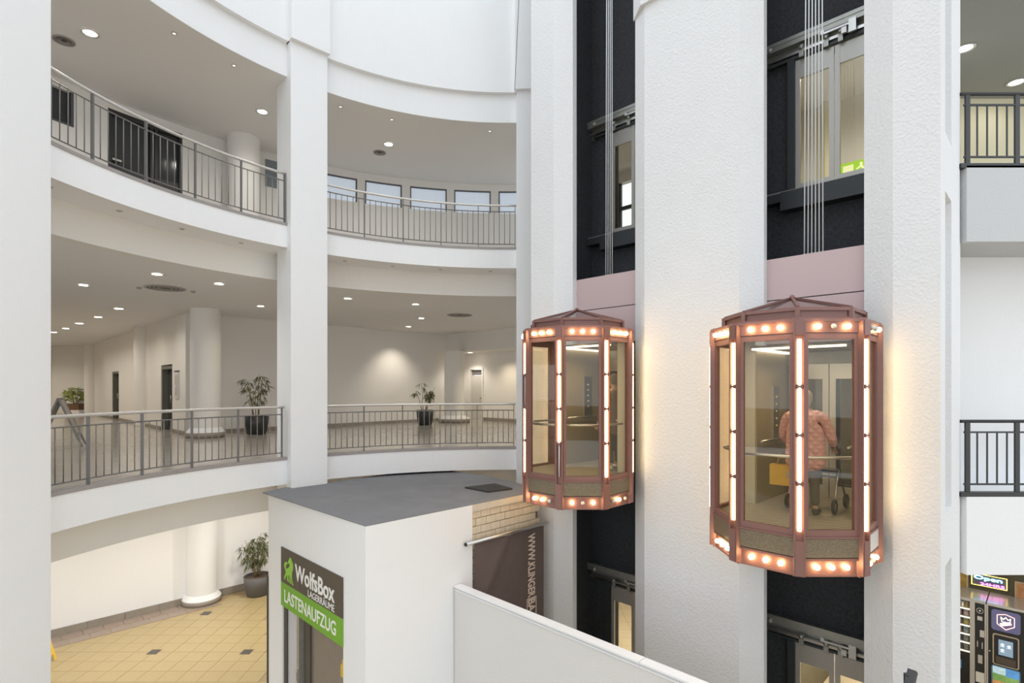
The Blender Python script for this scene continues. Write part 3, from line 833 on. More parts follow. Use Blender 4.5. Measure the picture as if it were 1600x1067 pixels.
# ------------------------------------------------------------------ landing doors seen from inside the shafts
def landing_door(s, z, label, mech=True):
    t = thing('landing_door', label, 'lift door', W(s, MBK, z), RZ, 'lift landing doors')
    d = MB(); d.bb(-1.12, 1.04, -0.16, -0.01, 2.34, 2.46); d.bb(-1.12, 1.04, -0.02, -0.005, 2.12, 2.34); d.bb(-1.12, 1.04, -0.17, -0.15, 2.42, 2.48)
    d.obj('header_beam', M_MECH, t)
    d = MB(); d.bb(-1.1, 1.02, -0.12, -0.06, 2.19, 2.235); d.obj('hanger_track', M_STEEL, t)
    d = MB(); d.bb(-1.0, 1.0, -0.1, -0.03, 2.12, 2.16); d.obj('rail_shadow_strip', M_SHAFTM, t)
    d = MB(); d.bb(-0.68, -0.575, -0.12, -0.01, 0, 2.12); d.obj('jamb', M_SHAFTM, t)
    d = MB(); d.bb(0.575, 0.68, -0.12, -0.01, 0, 2.12); d.obj('jamb', M_SHAFTM, t)
    for x in (-0.46, -0.1, 0.1, 0.46):
        d = MB(); d.box((x, -0.13, 2.2), (0.07, 0.03, 0.19)); d.lathe([(0, -0.02), (0.035, -0.02), (0.035, 0.02), (0, 0.02)], (x, -0.15, 2.25), 12, M=Matrix.Rotation(PI / 2, 4, 'X'))
        d.obj('hanger_roller', M_MECH, t)
    d = MB(); d.box((0.27, -0.17, 2.26), (0.10, 0.04, 0.20)); d.box((0.05, -0.17, 2.30), (0.38, 0.03, 0.03)); d.box((0.16, -0.18, 2.22), (0.07, 0.04, 0.09)); d.box((-0.14, -0.17, 2.32), (0.05, 0.04, 0.06))
    d.obj('door_lock', mat('bright zinc', (0.7, 0.7, 0.68), 0.3, 0.6), t)
    d = MB(); d.ball((-0.93, -0.18, 2.38), 0.035, 10); d.bb(-0.95, -0.91, -0.17, -0.16, 2.34, 2.42); d.obj('stop_buffer', mat('pale rubber', (0.5, 0.48, 0.42), 0.5), t)
    for sg in (-1, 1):
        x0, x1 = (-0.57, -0.006) if sg < 0 else (0.006, 0.57)
        d = MB()
        d.bb(x0, x0 + 0.07, -0.07, -0.03, 0, 2.1); d.bb(x1 - 0.07, x1, -0.07, -0.03, 0, 2.1)
        d.bb(x0 + 0.07, x1 - 0.07, -0.07, -0.03, 0, 0.07); d.bb(x0 + 0.07, x1 - 0.07, -0.065, -0.03, 1.80, 2.1)
        o = d.obj('door_panel', mat('door sheet', (0.50, 0.48, 0.45), 0.38, 0.5), t)
        MB().bb(x0 + 0.07, x1 - 0.07, -0.055, -0.047, 0.07, 1.80).obj('pane', glass('door glass', (0.80, 0.80, 0.76), 0.04), o)
    d = MB(); d.bb(-0.75, 1.04, -0.24, -0.005, -0.36, -0.06); d.obj('apron', M_SHAFTM, t)
    d = MB(); d.bb(-1.12, 1.04, -0.16, -0.005, -0.06, -0.02); d.obj('sill', M_MECH, t)
    d = MB(); d.bb(-1.12, -0.75, -0.2, -0.005, -0.2, -0.06); d.obj('sill_bracket', M_SHAFTM, t)
    return t
landing_door(DS[1], Z2 - 0.05, 'upper landing door with a green exit sign showing behind its glass')
landing_door(DS[0], Z2 - 0.05, 'upper landing door of the far shaft with a bright window behind')
landing_door(DS[1], 0.0, 'ground-floor landing door under the larger glass lift')
landing_door(DS[0], 0.0, 'ground-floor landing door under the smaller glass lift')
landing_door(DS[1], Z1, 'landing door behind the woman in the pink jacket')
landing_door(DS[0], Z1, 'landing door behind the person in the brown coat')
# guide rails and switch in the far shaft
g = MB(TW); g.bb(-7.19, -7.13, 9.0, 9.04, 0, ZT); g.bb(-7.13, -7.09, 9.015, 9.025, 0, ZT)
tag(g.obj('guide_rail', mat('dull steel', (0.12, 0.13, 0.14), 0.4, 0.7)), 'thin steel guide rail along the far shaft side wall', 'guide rail')
g = MB(TW); g.bb(-7.19, -7.14, 8.75, 8.80, 10.7, 11.4); tag(g.obj('limit_switch', M_MECH), 'pale metal bracket high on the far shaft side wall', 'bracket')
# exit sign in the upper lobby
ex = thing('exit_sign', 'lit yellow green emergency exit sign behind the upper lift door', 'sign', W(-2.46, 11.2, Z2 + 0.42), RZ)
MB().bb(-0.30, 0.30, -0.02, 0.06, 0, 0.3).obj('sign_box', mat('lit green sign', (0.3, 0.6, 0.02), 0.4, emit=(0.42, 0.72, 0.02), estr=1.0), ex)
sgn_w = mat('lit white sign', (1, 1, 0.7), 0.4, emit=(1, 1, 0.55), estr=1.0)
MB().bb(-0.26, -0.1, -0.026, -0.02, 0.05, 0.25).obj('door_symbol', sgn_w, ex)
p = MB(); p.ball((0.02, -0.023, 0.235), 0.025, 8, (1, 0.2, 1)); p.bar((0.02, -0.023, 0.21), (0.06, -0.023, 0.13), 0.01, 0.03); p.bar((0.06, -0.023, 0.13), (0.14, -0.023, 0.05), 0.01, 0.025); p.bar((0.06, -0.023, 0.13), (-0.02, -0.023, 0.06), 0.01, 0.025); p.bar((0.03, -0.023, 0.2), (-0.05, -0.023, 0.15), 0.01, 0.02)
p.obj('running_man_symbol', sgn_w, ex)

# ------------------------------------------------------------------ curved railings
bal_me = MB().tube([(0, 0, 0), (0, 0, 0.80)], 0.0085, 6).mesh('baluster', M_RAIL)
post_me = MB().bb(-0.028, 0.028, -0.009, 0.009, 0, 1.06).mesh('post', M_RAIL)
def railing(z0, a_end, n_pan, label, step, sgn, lead=0.0):
    """posts at a_end, a_end+step ...; rails run the whole length"""
    t = thing('balcony_railing', label, 'railing', (CX, CY, z0), 0, 'curved gallery railings')
    R = RIN + 0.07
    T = lambda a, z, r=R: (r * math.cos(math.radians(a)), r * math.sin(math.radians(a)), z)
    a_lo, a_hi = a_end, a_end + step * n_pan
    N = n_pan * 4
    MB().tube([T(a_lo - 0.4 + (a_hi - a_lo + 0.8) * i / N, 1.08) for i in range(N + 1)], 0.026, 10).obj('handrail', M_RAILTOP, t)
    for z in (0.93, 0.145):
        MB().tube([T(a_lo + (a_hi - a_lo) * i / N, z) for i in range(N + 1)], 0.012, 4).obj('top_bar' if z > 0.5 else 'bottom_bar', M_RAIL, t)
    for k in range(n_pan + 1):
        a = a_lo + step * k
        link('post', post_me, t, T(a, 0.0), math.radians(a))
        if k < n_pan:
            for q in range(6):
                b = a + step * (q + 1) / 7
                link('baluster', bal_me, t, T(b, 0.14), 0)
    return t
railing(Z1, 137.4, 6, 'lower curved railing left of the square middle pillar, in front of sign board', 8.03, 1)
railing(Z2, 136.9, 6, 'upper curved railing left of the square middle pillar, before dark glazed door', 8.0, 1)
railing(Z1, 88.7, 5, 'lower curved railing between middle pillar and smaller lift', 8.1, 1)
railing(Z2, 88.4, 5, 'upper curved railing in front of the frosted window row', 8.15, 1)

def dark_railing(x0, z0, label):
    t = thing('balcony_railing', label, 'railing', (x0, YG + 0.05, z0), 0, 'straight dark side railings')
    MB().bb(-0.06, 3.0, -0.05, 0.04, -0.03, 0.035).obj('base_bar', M_DARKRAIL, t)
    MB().tube([(-0.03, 0, 1.05), (3.0, 0, 1.05)], 0.024, 10).obj('handrail', M_DARKRAIL, t)
    MB().bb(0.02, 3.0, -0.012, 0.012, 0.88, 0.905).obj('top_bar', M_DARKRAIL, t)
    MB().bb(0.02, 3.0, -0.012, 0.012, 0.13, 0.155).obj('bottom_bar', M_DARKRAIL, t)
    pm_ = MB().bb(-0.032, 0.032, -0.015, 0.015, 0, 1.05).mesh('post', M_DARKRAIL)
    bm2 = MB().bb(-0.008, 0.008, -0.008, 0.008, 0.15, 0.89).mesh('baluster', M_DARKRAIL)
    for k in range(4):
        link('post', pm_, t, (0.07 + 0.715 * k, 0, 0))
        if k < 3:
            for q in range(4):
                link('baluster', bm2, t, (0.07 + 0.715 * k + 0.143 * (q + 1), 0, 0))
dark_railing(6.50, 9.47, 'upper dark straight railing before the cream yellow wall')
dark_railing(6.50, 4.75, 'lower dark straight railing above the vending machines')

# ------------------------------------------------------------------ ceiling lights and vents
lf_me = MB().lathe([(0.075, 0.0), (0.095, 0.0), (0.105, -0.012), (0.08, -0.014), (0.075, 0.0)], n=20).mesh('light_frame', mat('lamp ring', (0.75, 0.74, 0.72), 0.3, 0.4))
ld_me = MB().lathe([(0, -0.004), (0.078, -0.004)], n=20).mesh('diffuser', M_LAMP)
def ceiling_light(x, y, z, label, group, power=60, r=1.0, angle=150, glow=True):
    t = thing('ceiling_light', label, 'ceiling light', (x, y, z), 0, group)
    t.scale = (r, r, 1)
    link('light_frame', lf_me, t)
    link('diffuser', ld_me if glow else ldo_me, t)
    if power:
        spot(t, (0, 0, -0.04), power, angle, 1.0, (1.0, 0.95, 0.87) if z > 12 else (1.0, 0.91, 0.78))
    return t
ldo_me = MB().lathe([(0, -0.004), (0.078, -0.004)], n=20).mesh('diffuser', mat('dim lamp glass', (0.75, 0.73, 0.7), 0.2))
for i, (x, y) in enumerate([(-7.57, 9.76), (-5.76, 12.55), (-3.23, 14.24)]):
    ceiling_light(x, y, 12.645, ('upper gallery downlight beside the round vent, nearest the front pillar', 'upper gallery downlight just left of the middle pillar', 'upper gallery downlight above the frosted window row')[i], 'upper gallery downlights', 90, 1.35)
rowl = [(-11.58, 16.02), (-13.65, 17.94), (-15.71, 19.75), (-17.62, 21.48), (-19.37, 23.0), (-21.3, 24.8)]
for i, (x, y) in enumerate(rowl):
    ceiling_light(x, y, 8.595, 'corridor downlight, %s from the round column' % ('first', 'second', 'third', 'fourth', 'fifth', 'sixth')[i], 'corridor downlights in a row', 105, 1.6)
for i, (x, y) in enumerate([(-6.54, 12.14), (-7.25, 11.11), (-7.17, 15.52), (-4.28, 14.17), (-2.69, 15.16), (-3.05, 18.27)]):
    ceiling_light(x, y, 8.595, ('bright gallery downlight in front of the round column', 'gallery downlight over the long slot vent', 'small gallery downlight above the potted bamboo by the middle pillar', 'gallery downlight just right of the middle pillar', 'gallery downlight in the middle of the bay beside the lift', 'small rear gallery downlight over the bamboo by the alcove')[i], 'gallery downlights', 75, 1.25)
ceiling_light(-9.69, 12.3, 8.595, 'dim gallery downlight next to the front pillar edge', 'gallery downlights', 0, 1.2)
ceiling_light(-3.96, 20.8, 8.595, 'wall washer downlight making a bright pool on the wall', 'gallery downlights', 0, 1.3)
spot(None, W(SM + 1.15, 12.26, 8.45), 150, 92, 1.0, rot=(math.radians(20), 0, math.radians(45)))
ceiling_light(-1.85, 24.05, 7.79, 'downlight over the pale alcove door', 'gallery downlights', 0, 1.2)
spot(None, W(-18.4, 15.5, 7.72), 75, 125, 0.7)
spot(None, W(-16.2, 15.3, 7.7), 110, 140, 1.0, (1.0, 0.85, 0.6))
spot(None, (-25.2, 27.6, 8.45), 260, 160, 1.0)  # hidden spot added to brighten the far end wall
for i, (x, y) in enumerate([(8.49, 10.2), (10.51, 11.94 - 0.6)]):
    ceiling_light(x, y, 12.645, ('side gallery downlight close to the niche pilaster', 'side gallery downlight behind the upper dark railing')[i], 'side gallery downlights', 12, 1.6)
pin_me = MB().lathe([(0.03, 0.0), (0.045, 0.0), (0.045, -0.01), (0.03, -0.012), (0.03, 0.0)], n=12).mesh('pin_light_ring', M_STEEL)
pind_me = MB().lathe([(0, -0.003), (0.031, -0.003)], n=12).mesh('diffuser', mat('pin lamp', (1, 1, 1), 0.4, emit=(1, 0.95, 0.85), estr=2.0))
pinoff_me = MB().lathe([(0, -0.003), (0.031, -0.003)], n=12).mesh('diffuser', mat('unlit pin lamp', (0.1, 0.1, 0.1), 0.2))
ords = ('first', 'second', 'third', 'fourth', 'fifth', 'sixth', 'seventh', 'eighth')
for i, a in enumerate((154.3, 144.5, 124.9, 114.6, 93.9)):
    x, y, z = P(a, 6.62, 12.645); t = thing('pin_light', '%s tiny pin light along the upper gallery ceiling edge from the front pillar' % ords[i], 'pin light', (x, y, z), 0, 'pin lights at the upper ceiling edge')
    link('light_ring', pin_me, t); link('diffuser', pind_me, t)
for i, a in enumerate((172.5, 163.0, 153.5, 143.6, 124.2, 114.5, 104.5, 93.8)):
    x, y, z = P(a, 6.55, Z2 - 0.452); t = thing('pin_light', '%s tiny unlit spot under the second gallery slab from the front pillar' % ords[i], 'pin light', (x, y, z), 0, 'pin lights under the second gallery slab')
    link('light_ring', pin_me, t); link('diffuser', pinoff_me, t)
vent_d = mat('vent dark', (0.06, 0.055, 0.05), 0.6); vent_l = mat('vent rim', (0.36, 0.34, 0.32), 0.5)
def vent(x, y, z, r, label, long=1.0):
    t = thing('ceiling_vent', label, 'air vent', (x, y, z), 0, 'round ceiling vents')
    t.scale = (long, 1, 1)
    MB().lathe([(r * 0.86, 0), (r, 0), (r, -0.015), (r * 0.86, -0.02), (r * 0.86, 0)], n=28).obj('vent_rim', vent_l, t)
    MB().lathe([(0, -0.004), (r * 0.86, -0.004)], n=28).obj('vent_dark', vent_d, t)
    for q in (0.3, 0.5, 0.7):
        MB().lathe([(r * q, -0.004), (r * q + 0.02, -0.012), (r * (q + 0.09), -0.004)], n=24).obj('vent_blade', vent_l, t)
vent(-8.22, 9.98, 12.648, 0.17, 'round vent of the upper gallery beside the bright downlight')
vent(-3.59, 14.75, 12.648, 0.17, 'round vent of the upper gallery over the frosted windows')
vent(-8.09, 12.69, 8.598, 0.42, 'wide round vent in the gallery ceiling before the round column')
vent(-1.68, 17.46, 8.598, 0.40, 'wide round vent in the gallery ceiling near the alcove')
for i, (x, y) in enumerate([(-8.65, 12.61), (-7.69, 13.12)]):
    t = thing('smoke_detector', ('small ceiling detector left of the wide gallery vent', 'small ceiling detector right of the wide gallery vent')[i], 'smoke detector', (x, y, 8.598))
    MB().lathe([(0, -0.035), (0.04, -0.035), (0.06, 0)], n=14).obj('detector_body', vent_l, t)
# unseen bare spots added under the gallery to brighten the ground floor
for i, (x, y) in enumerate([(-10.6, 11.5), (-8.6, 13.6), (-6.9, 15.6), (-7.4, 11.6), (-5.0, 14.2), (-2.2, 15.2)]):
    spot(None, (x, y, 3.72), 210, 165, 1.0, (1.0, 0.97, 0.92))

# ------------------------------------------------------------------ freight lift tower
TBX = (-2.155, 8.015)        # front corner
S0, M0 = (TBX[0] - TBX[1]) / R2, (TBX[0] + TBX[1]) / R2
def tl(s, m):                # lift-wall frame -> tower local
    return (s - S0, m - M0)
tw = thing('freight_lift_tower', 'white plastered freight lift tower with grey felt roof and exposed brick', 'lift tower', (TBX[0], TBX[1], 0), RZ)
def winv(x, y):
    return ((x - y) / R2, (x + y) / R2)
roof_xy = [(-4.83, 10.53), (-2.155, 8.015), W(S0, 8.03)[:2], (0.0, 11.75), (-0.55, 12.45), (-1.56, 13.35), (-2.66, 13.05), (-3.75, 11.85), (-3.93, 11.48), (-4.42, 10.99), (-4.62, 11.1)]
loc = [tl(*winv(x, y)) for x, y in roof_xy]
TZ = 4.25
BM_, EM_ = 6.215 - M0, 8.03 - M0
MB().prism(loc, TZ - 0.012, TZ).obj('roof_felt', M_ASPHALT, tw)
MB().bb(-0.24, 0.0, BM_, EM_, TZ - 0.13, TZ - 0.012).obj('roof_edge', mat('raw plaster edge', (0.62, 0.56, 0.47), 0.9, bump=0.6, bscale=20, var=0.1), tw)
AX = loc[0][0]
ops = (-3.0, -0.68)
fw_ = MB()
fw_.bb(AX, ops[0], 0, 0.22, 0, TZ - 0.012); fw_.bb(ops[1], 0, 0, 0.22, 0, TZ - 0.012); fw_.bb(ops[0], ops[1], 0, 0.22, 2.25, TZ - 0.012)
fw_.obj('front_wall', M_WHITE, tw)
BM = 6.215 - M0; EM = 8.03 - M0
fw_ = MB(); fw_.bb(-0.22, 0, 0.22, BM, 0, TZ - 0.012); fw_.obj('side_wall', M_WHITE, tw)
fw_ = MB(); fw_.bb(-0.3, -0.13, BM, EM, 0, TZ - 0.13); fw_.bb(-0.3, -0.13, EM - 0.1, EM, 0, TZ - 0.13); fw_.obj('brick_backing', mat('mortar', (0.30, 0.25, 0.2), 0.95, bump=0.6), tw)
fw_ = MB(); fw_.bb(AX, -0.3, EM - 0.15, EM, 0, TZ - 0.13) if False else fw_.bb(AX + 0.02, AX + 0.2, 0.22, 0.7, 0, TZ - 0.13); fw_.obj('rear_wall', M_WHITE, tw)
brick_mat = mat('sand lime brick', (0.70, 0.61, 0.47), 0.9, bump=0.5, bscale=30, var=0.12, vscale=6)
bk = MB(); bk.box((0, 0, 0), (0.11, 0.228, 0.125)); brick_me = bk.mesh('brick', brick_mat)
bk = MB(); bk.box((0, 0, 0), (0.11, 0.11, 0.125)); half_me = bk.mesh('brick', brick_mat)
rows_ = 0
for r in range(11):
    z = TZ - 0.13 - 0.075 - 0.137 * r
    y = BM + 0.005 + (0.12 if r % 2 else 0.24) / 2
    first = True
    while y < EM - 0.02:
        L = 0.12 if (first and r % 2) else 0.24
        if first: y = BM + L / 2
        if y + L / 2 > EM + 0.03: break
        link('brick', half_me if L < 0.2 else brick_me, tw, (-0.10 + random.uniform(-0.006, 0.004), y, z))
        y += L / 2 + 0.12
        first = False
# lift door and frames
gd = mat('grey brown door sheet', (0.27, 0.235, 0.20), 0.45, 0.2, var=0.12, vscale=5)
d = MB(); d.bb(-2.98, -2.86, 0.02, 0.2, 0, 2.25); d.obj('dark_jamb', mat('jamb dark', (0.08, 0.07, 0.06), 0.6), tw)
d = MB(); d.bb(-2.86, -2.45, 0.05, 0.2, 0, 2.25); d.obj('jamb_panel', mat('grey plaster', (0.58, 0.58, 0.60), 0.8), tw)
d = MB(); d.bb(-2.45, -2.36, 0.03, 0.22, 0, 2.25); d.obj('door_frame', M_MECH, tw)
d = MB(); d.bb(-2.36, -2.12, 0.12, 0.22, 0, 2.25); d.obj('door_frame', mat('frame brown', (0.10, 0.085, 0.065), 0.5), tw)
d1_ = MB().bb(-2.12, -1.1, 0.16, 0.2, 0, 2.25).obj('door_panel', gd, tw)
d2_ = MB().bb(-1.085, -0.69, 0.14, 0.18, 0, 2.25).obj('door_panel', gd, tw)
st = MB(); st.bb(-1.02, -0.72, 0.132, 0.139, 1.60, 1.80); st.bb(-0.97, -0.87, 0.132, 0.139, 1.80, 1.89)
st.obj('warning_sticker', mat('yellow sticker', (0.75, 0.50, 0.03), 0.5), d2_)
d = MB(); d.bb(-2.43, -2.38, 0.01, 0.03, 1.0, 1.25); d.bb(-2.42, -2.39, 0.0, 0.01, 1.05, 1.2); d.obj('call_panel', M_STEEL, tw)
d = MB(); d.bb(AX - 0.035, AX + 0.01, -0.02, 0.03, 0, 2.6); d.obj('corner_trim', mat('corner dark', (0.05, 0.045, 0.04), 0.6), tw)
d = MB(); d.bb(-0.02, 0.004, -0.004, 0.02, 0, TZ - 0.13); d.obj('corner_bead', M_WHITE, tw)
# sign over the door
sg = thing('sign', 'brown and green WolfsBox Lagerräume Lastenaufzug sign over the freight door', 'sign', (TBX[0], TBX[1], 0), RZ)
sx0, sx1 = -3.02, -0.67
MB().bb(sx0, sx1, -0.02, -0.002, 2.68, 3.32).obj('name_board', mat('sign brown', (0.10, 0.078, 0.058), 0.6), sg)
MB().bb(sx0, sx1, -0.02, -0.002, 2.24, 2.68).obj('green_board', mat('sign green', (0.19, 0.42, 0.035), 0.6), sg)
sw_ = mat('sign white', (0.88, 0.88, 0.86), 0.6)
RX = Matrix.Rotation(PI / 2, 4, 'X')
def wr(s, size, x, z, material=sw_, parent=sg, **k):
    return text_on(parent, s, size, Matrix.Translation((x, -0.022, z)) @ RX, material, **k)
def fit_text(s, x, z, width, height, material, parent, M=None, bold=0.0, name='lettering', y=-0.022, depth=0.002):
    me = text_mesh(s, 1.0, depth, bold=bold)
    xs = [v.co.x for v in me.vertices]; ys = [v.co.y for v in me.vertices]
    sx = width / (max(xs) - min(xs)); sy = height / (max(ys) - min(ys))
    me.transform(Matrix.Translation((-min(xs), -min(ys), 0)))
    me.transform(Matrix.Diagonal((sx, sy, 1, 1)))
    me.transform((M if M is not None else Matrix.Identity(4)) @ Matrix.Translation((x, y, z)) @ RX)
    me.materials.clear(); me.materials.append(material)
    return link(name, me, parent)
fit_text('WolfsBox', -2.40, 2.85, 1.48, 0.30, sw_, sg, bold=0.025)
fit_text('LAGERRÄUME', -1.88, 2.705, 0.95, 0.14, sw_, sg, bold=0.0)
fit_text('LASTENAUFZUG', -2.86, 2.34, 1.98, 0.23, sw_, sg, bold=0.012)
# wolf emblem: standing wolf howling, tail curled up, drawn as a silhouette
wolf = [(-2.636, 3.203), (-2.571, 3.202), (-2.538, 3.160), (-2.497, 3.129), (-2.476, 3.085), (-2.486, 3.017), (-2.522, 2.960), (-2.535, 2.892), (-2.525, 2.829), (-2.502, 2.769), (-2.464, 2.741), (-2.513, 2.730), (-2.546, 2.775), (-2.571, 2.851), (-2.584, 2.897), (-2.600, 2.845), (-2.595, 2.789), (-2.562, 2.747), (-2.607, 2.736), (-2.633, 2.788), (-2.644, 2.859), (-2.656, 2.889), (-2.682, 2.859), (-2.688, 2.800), (-2.652, 2.751), (-2.701, 2.748), (-2.741, 2.780), (-2.724, 2.833), (-2.737, 2.871), (-2.759, 2.841), (-2.790, 2.798), (-2.819, 2.815), (-2.832, 2.780), (-2.803, 2.762), (-2.848, 2.752), (-2.878, 2.765), (-2.852, 2.824), (-2.816, 2.861), (-2.799, 2.897), (-2.816, 2.934), (-2.857, 2.966), (-2.871, 3.019), (-2.840, 3.071), (-2.775, 3.092), (-2.731, 3.084), (-2.714, 3.063), (-2.759, 3.049), (-2.791, 3.013), (-2.803, 2.954), (-2.759, 2.972), (-2.701, 2.994), (-2.644, 3.030), (-2.623, 3.068), (-2.644, 3.083), (-2.701, 3.087), (-2.692, 3.121), (-2.644, 3.169)]
wm = MB()
pts = [(p[0], -0.024, p[1]) for p in wolf]
f = wm.face(pts)
ex_ = bmesh.ops.extrude_face_region(wm.bm, geom=[f])
for v in [e for e in ex_['geom'] if isinstance(e, bmesh.types.BMVert)]:
    v.co.y += 0.004
bmesh.ops.triangulate(wm.bm, faces=wm.bm.faces[:])
wm.obj('wolf_emblem', mat('emblem green', (0.30, 0.60, 0.06), 0.6), sg)
# mat and board on the roof
hm = [tl(*winv(x, y)) for x, y in ((-0.95, 10.96), (-0.36, 11.39), (0.01, 10.82), (-0.46, 10.5))]
o = MB().prism([(x, y) for x, y in hm], TZ, TZ + 0.03).obj('roof_hatch_plate', mat('dark rubber', (0.04, 0.038, 0.036), 0.7, bump=0.4), None, (TBX[0], TBX[1], 0), RZ)
tag(o, 'flat dark rubber plate lying on the grey felt roof', 'plate')
bq = [tl(*winv(x, y)) for x, y in ((-2.9, 12.75), (-2.6, 12.98), (-1.6, 13.27), (-1.6, 13.15), (-2.5, 12.88))]
o = MB().prism(bq, TZ, TZ + 0.035).obj('edge_board', mat('dark board', (0.06, 0.05, 0.045), 0.7), None, (TBX[0], TBX[1], 0), RZ)
tag(o, 'dark edge board at the rear of the felt roof under the gallery', 'board')
# banner on its pole
bn = thing('banner', 'dark brown hanging banner with vertical web address on a steel pole', 'banner', W(S0, 6.08, 0), RZ)
bmm = MB()
NX, NZ = 20, 24
grid = []
for i in range(NX + 1):
    row = []
    for j in range(NZ + 1):
        y = 0.16 + 1.80 * i / NX; z = 3.56 - 2.5 * j / NZ
        fold = 0.06 * math.exp(-((y - 0.95 + (3.56 - z) * 0.62) / 0.09) ** 2)
        row.append(bmm._v((0.03 + 0.006 * math.sin(y * 9 + z) + fold, y, z)))
    grid.append(row)
for i in range(NX):
    for j in range(NZ):
        f = bmm.bm.faces.new([grid[i][j], grid[i + 1][j], grid[i + 1][j + 1], grid[i][j + 1]]); f.smooth = True
bmm.obj('banner_cloth', mat('banner cloth', (0.135, 0.098, 0.088), 0.75, bump=0.3, bscale=25, var=0.1), bn)
MB().tube([(0.06, -0.06, 3.60), (0.06, 2.05, 3.60)], 0.03, 12).obj('pole', M_STEEL, bn)
MB().tube([(0.06, -0.075, 3.60), (0.06, -0.06, 3.60)], 0.033, 12).obj('pole_cap', M_BLACK, bn)
# lettering, reading downwards: local x of text -> -z, local y of text -> +y(m), facing +s
ML = Matrix(((0, 0, 1, 0.046), (0, 1, 0, 0), (-1, 0, 0, 0), (0, 0, 0, 1)))
bt = mat('banner print', (0.78, 0.64, 0.52), 0.7)
def banner_text(s, ztop, length, y, h, nm='lettering'):
    me = text_mesh(s, 1.0, 0.001, bold=0.028)
    xs = [v.co.x for v in me.vertices]; ys = [v.co.y for v in me.vertices]
    me.transform(Matrix.Translation((-min(xs), -min(ys), 0)))
    me.transform(Matrix.Diagonal((length / (max(xs) - min(xs)), h / (max(ys) - min(ys)), 1, 1)))
    me.transform(Matrix.Translation((0, y, ztop)) @ ML)
    me.materials.clear(); me.materials.append(bt)
    return link(nm, me, bn)
banner_text('WWW.KLINGER', 3.47, 1.22, 1.50, 0.20)
banner_text('BA', 2.215, 0.25, 1.50, 0.20)
bx = MB(); ya, yb, z0_, z1_ = 1.465, 1.735, 1.90, 2.24
for q in ((ya, yb, z1_ - 0.018, z1_), (ya, ya + 0.018, z0_, z1_ - 0.018), (yb - 0.018, yb, z0_, z1_ - 0.018)):
    bx.bb(0.045, 0.048, *q)
bx.obj('lettering_frame', bt, bn)

# ------------------------------------------------------------------ people
def skin_mesh(name, verts, edges, radii, material, parent, sub=2, root=0):
    me = bpy.data.meshes.new(name)
    me.from_pydata(verts, edges, [])
    o = bpy.data.objects.new(name, me)
    COL.objects.link(o)
    b = bmesh.new(); b.from_mesh(me)
    lay = b.verts.layers.skin.verify()
    b.verts.ensure_lookup_table()
    for i, v in enumerate(b.verts):
        r = radii[i]
        v[lay].radius = (r, r) if not isinstance(r, tuple) else r
        v[lay].use_root = (i == root)
    b.to_mesh(me); b.free()
    o.modifiers.new('skin', 'SKIN').use_smooth_shade = True
    sm = o.modifiers.new('sub', 'SUBSURF'); sm.levels = sub; sm.render_levels = sub
    dg = bpy.context.evaluated_depsgraph_get(); dg.update()
    me2 = bpy.data.meshes.new_from_object(o.evaluated_get(dg))
    bpy.data.objects.remove(o); bpy.data.meshes.remove(me)
    me2.name = name
    me2.materials.clear(); me2.materials.append(material)
    for p in me2.polygons: p.use_smooth = True
    return link(name, me2, parent)
def chain(V, E, R, pts, rs, start=None):
    prev = start
    idx = []
    for p, r in zip(pts, rs):
        V.append(tuple(p)); R.append(r); i = len(V) - 1
        if prev is not None: E.append((prev, i))
        prev = i; idx.append(i)
    return idx
SKIN = mat('skin', (0.56, 0.36, 0.27), 0.55)
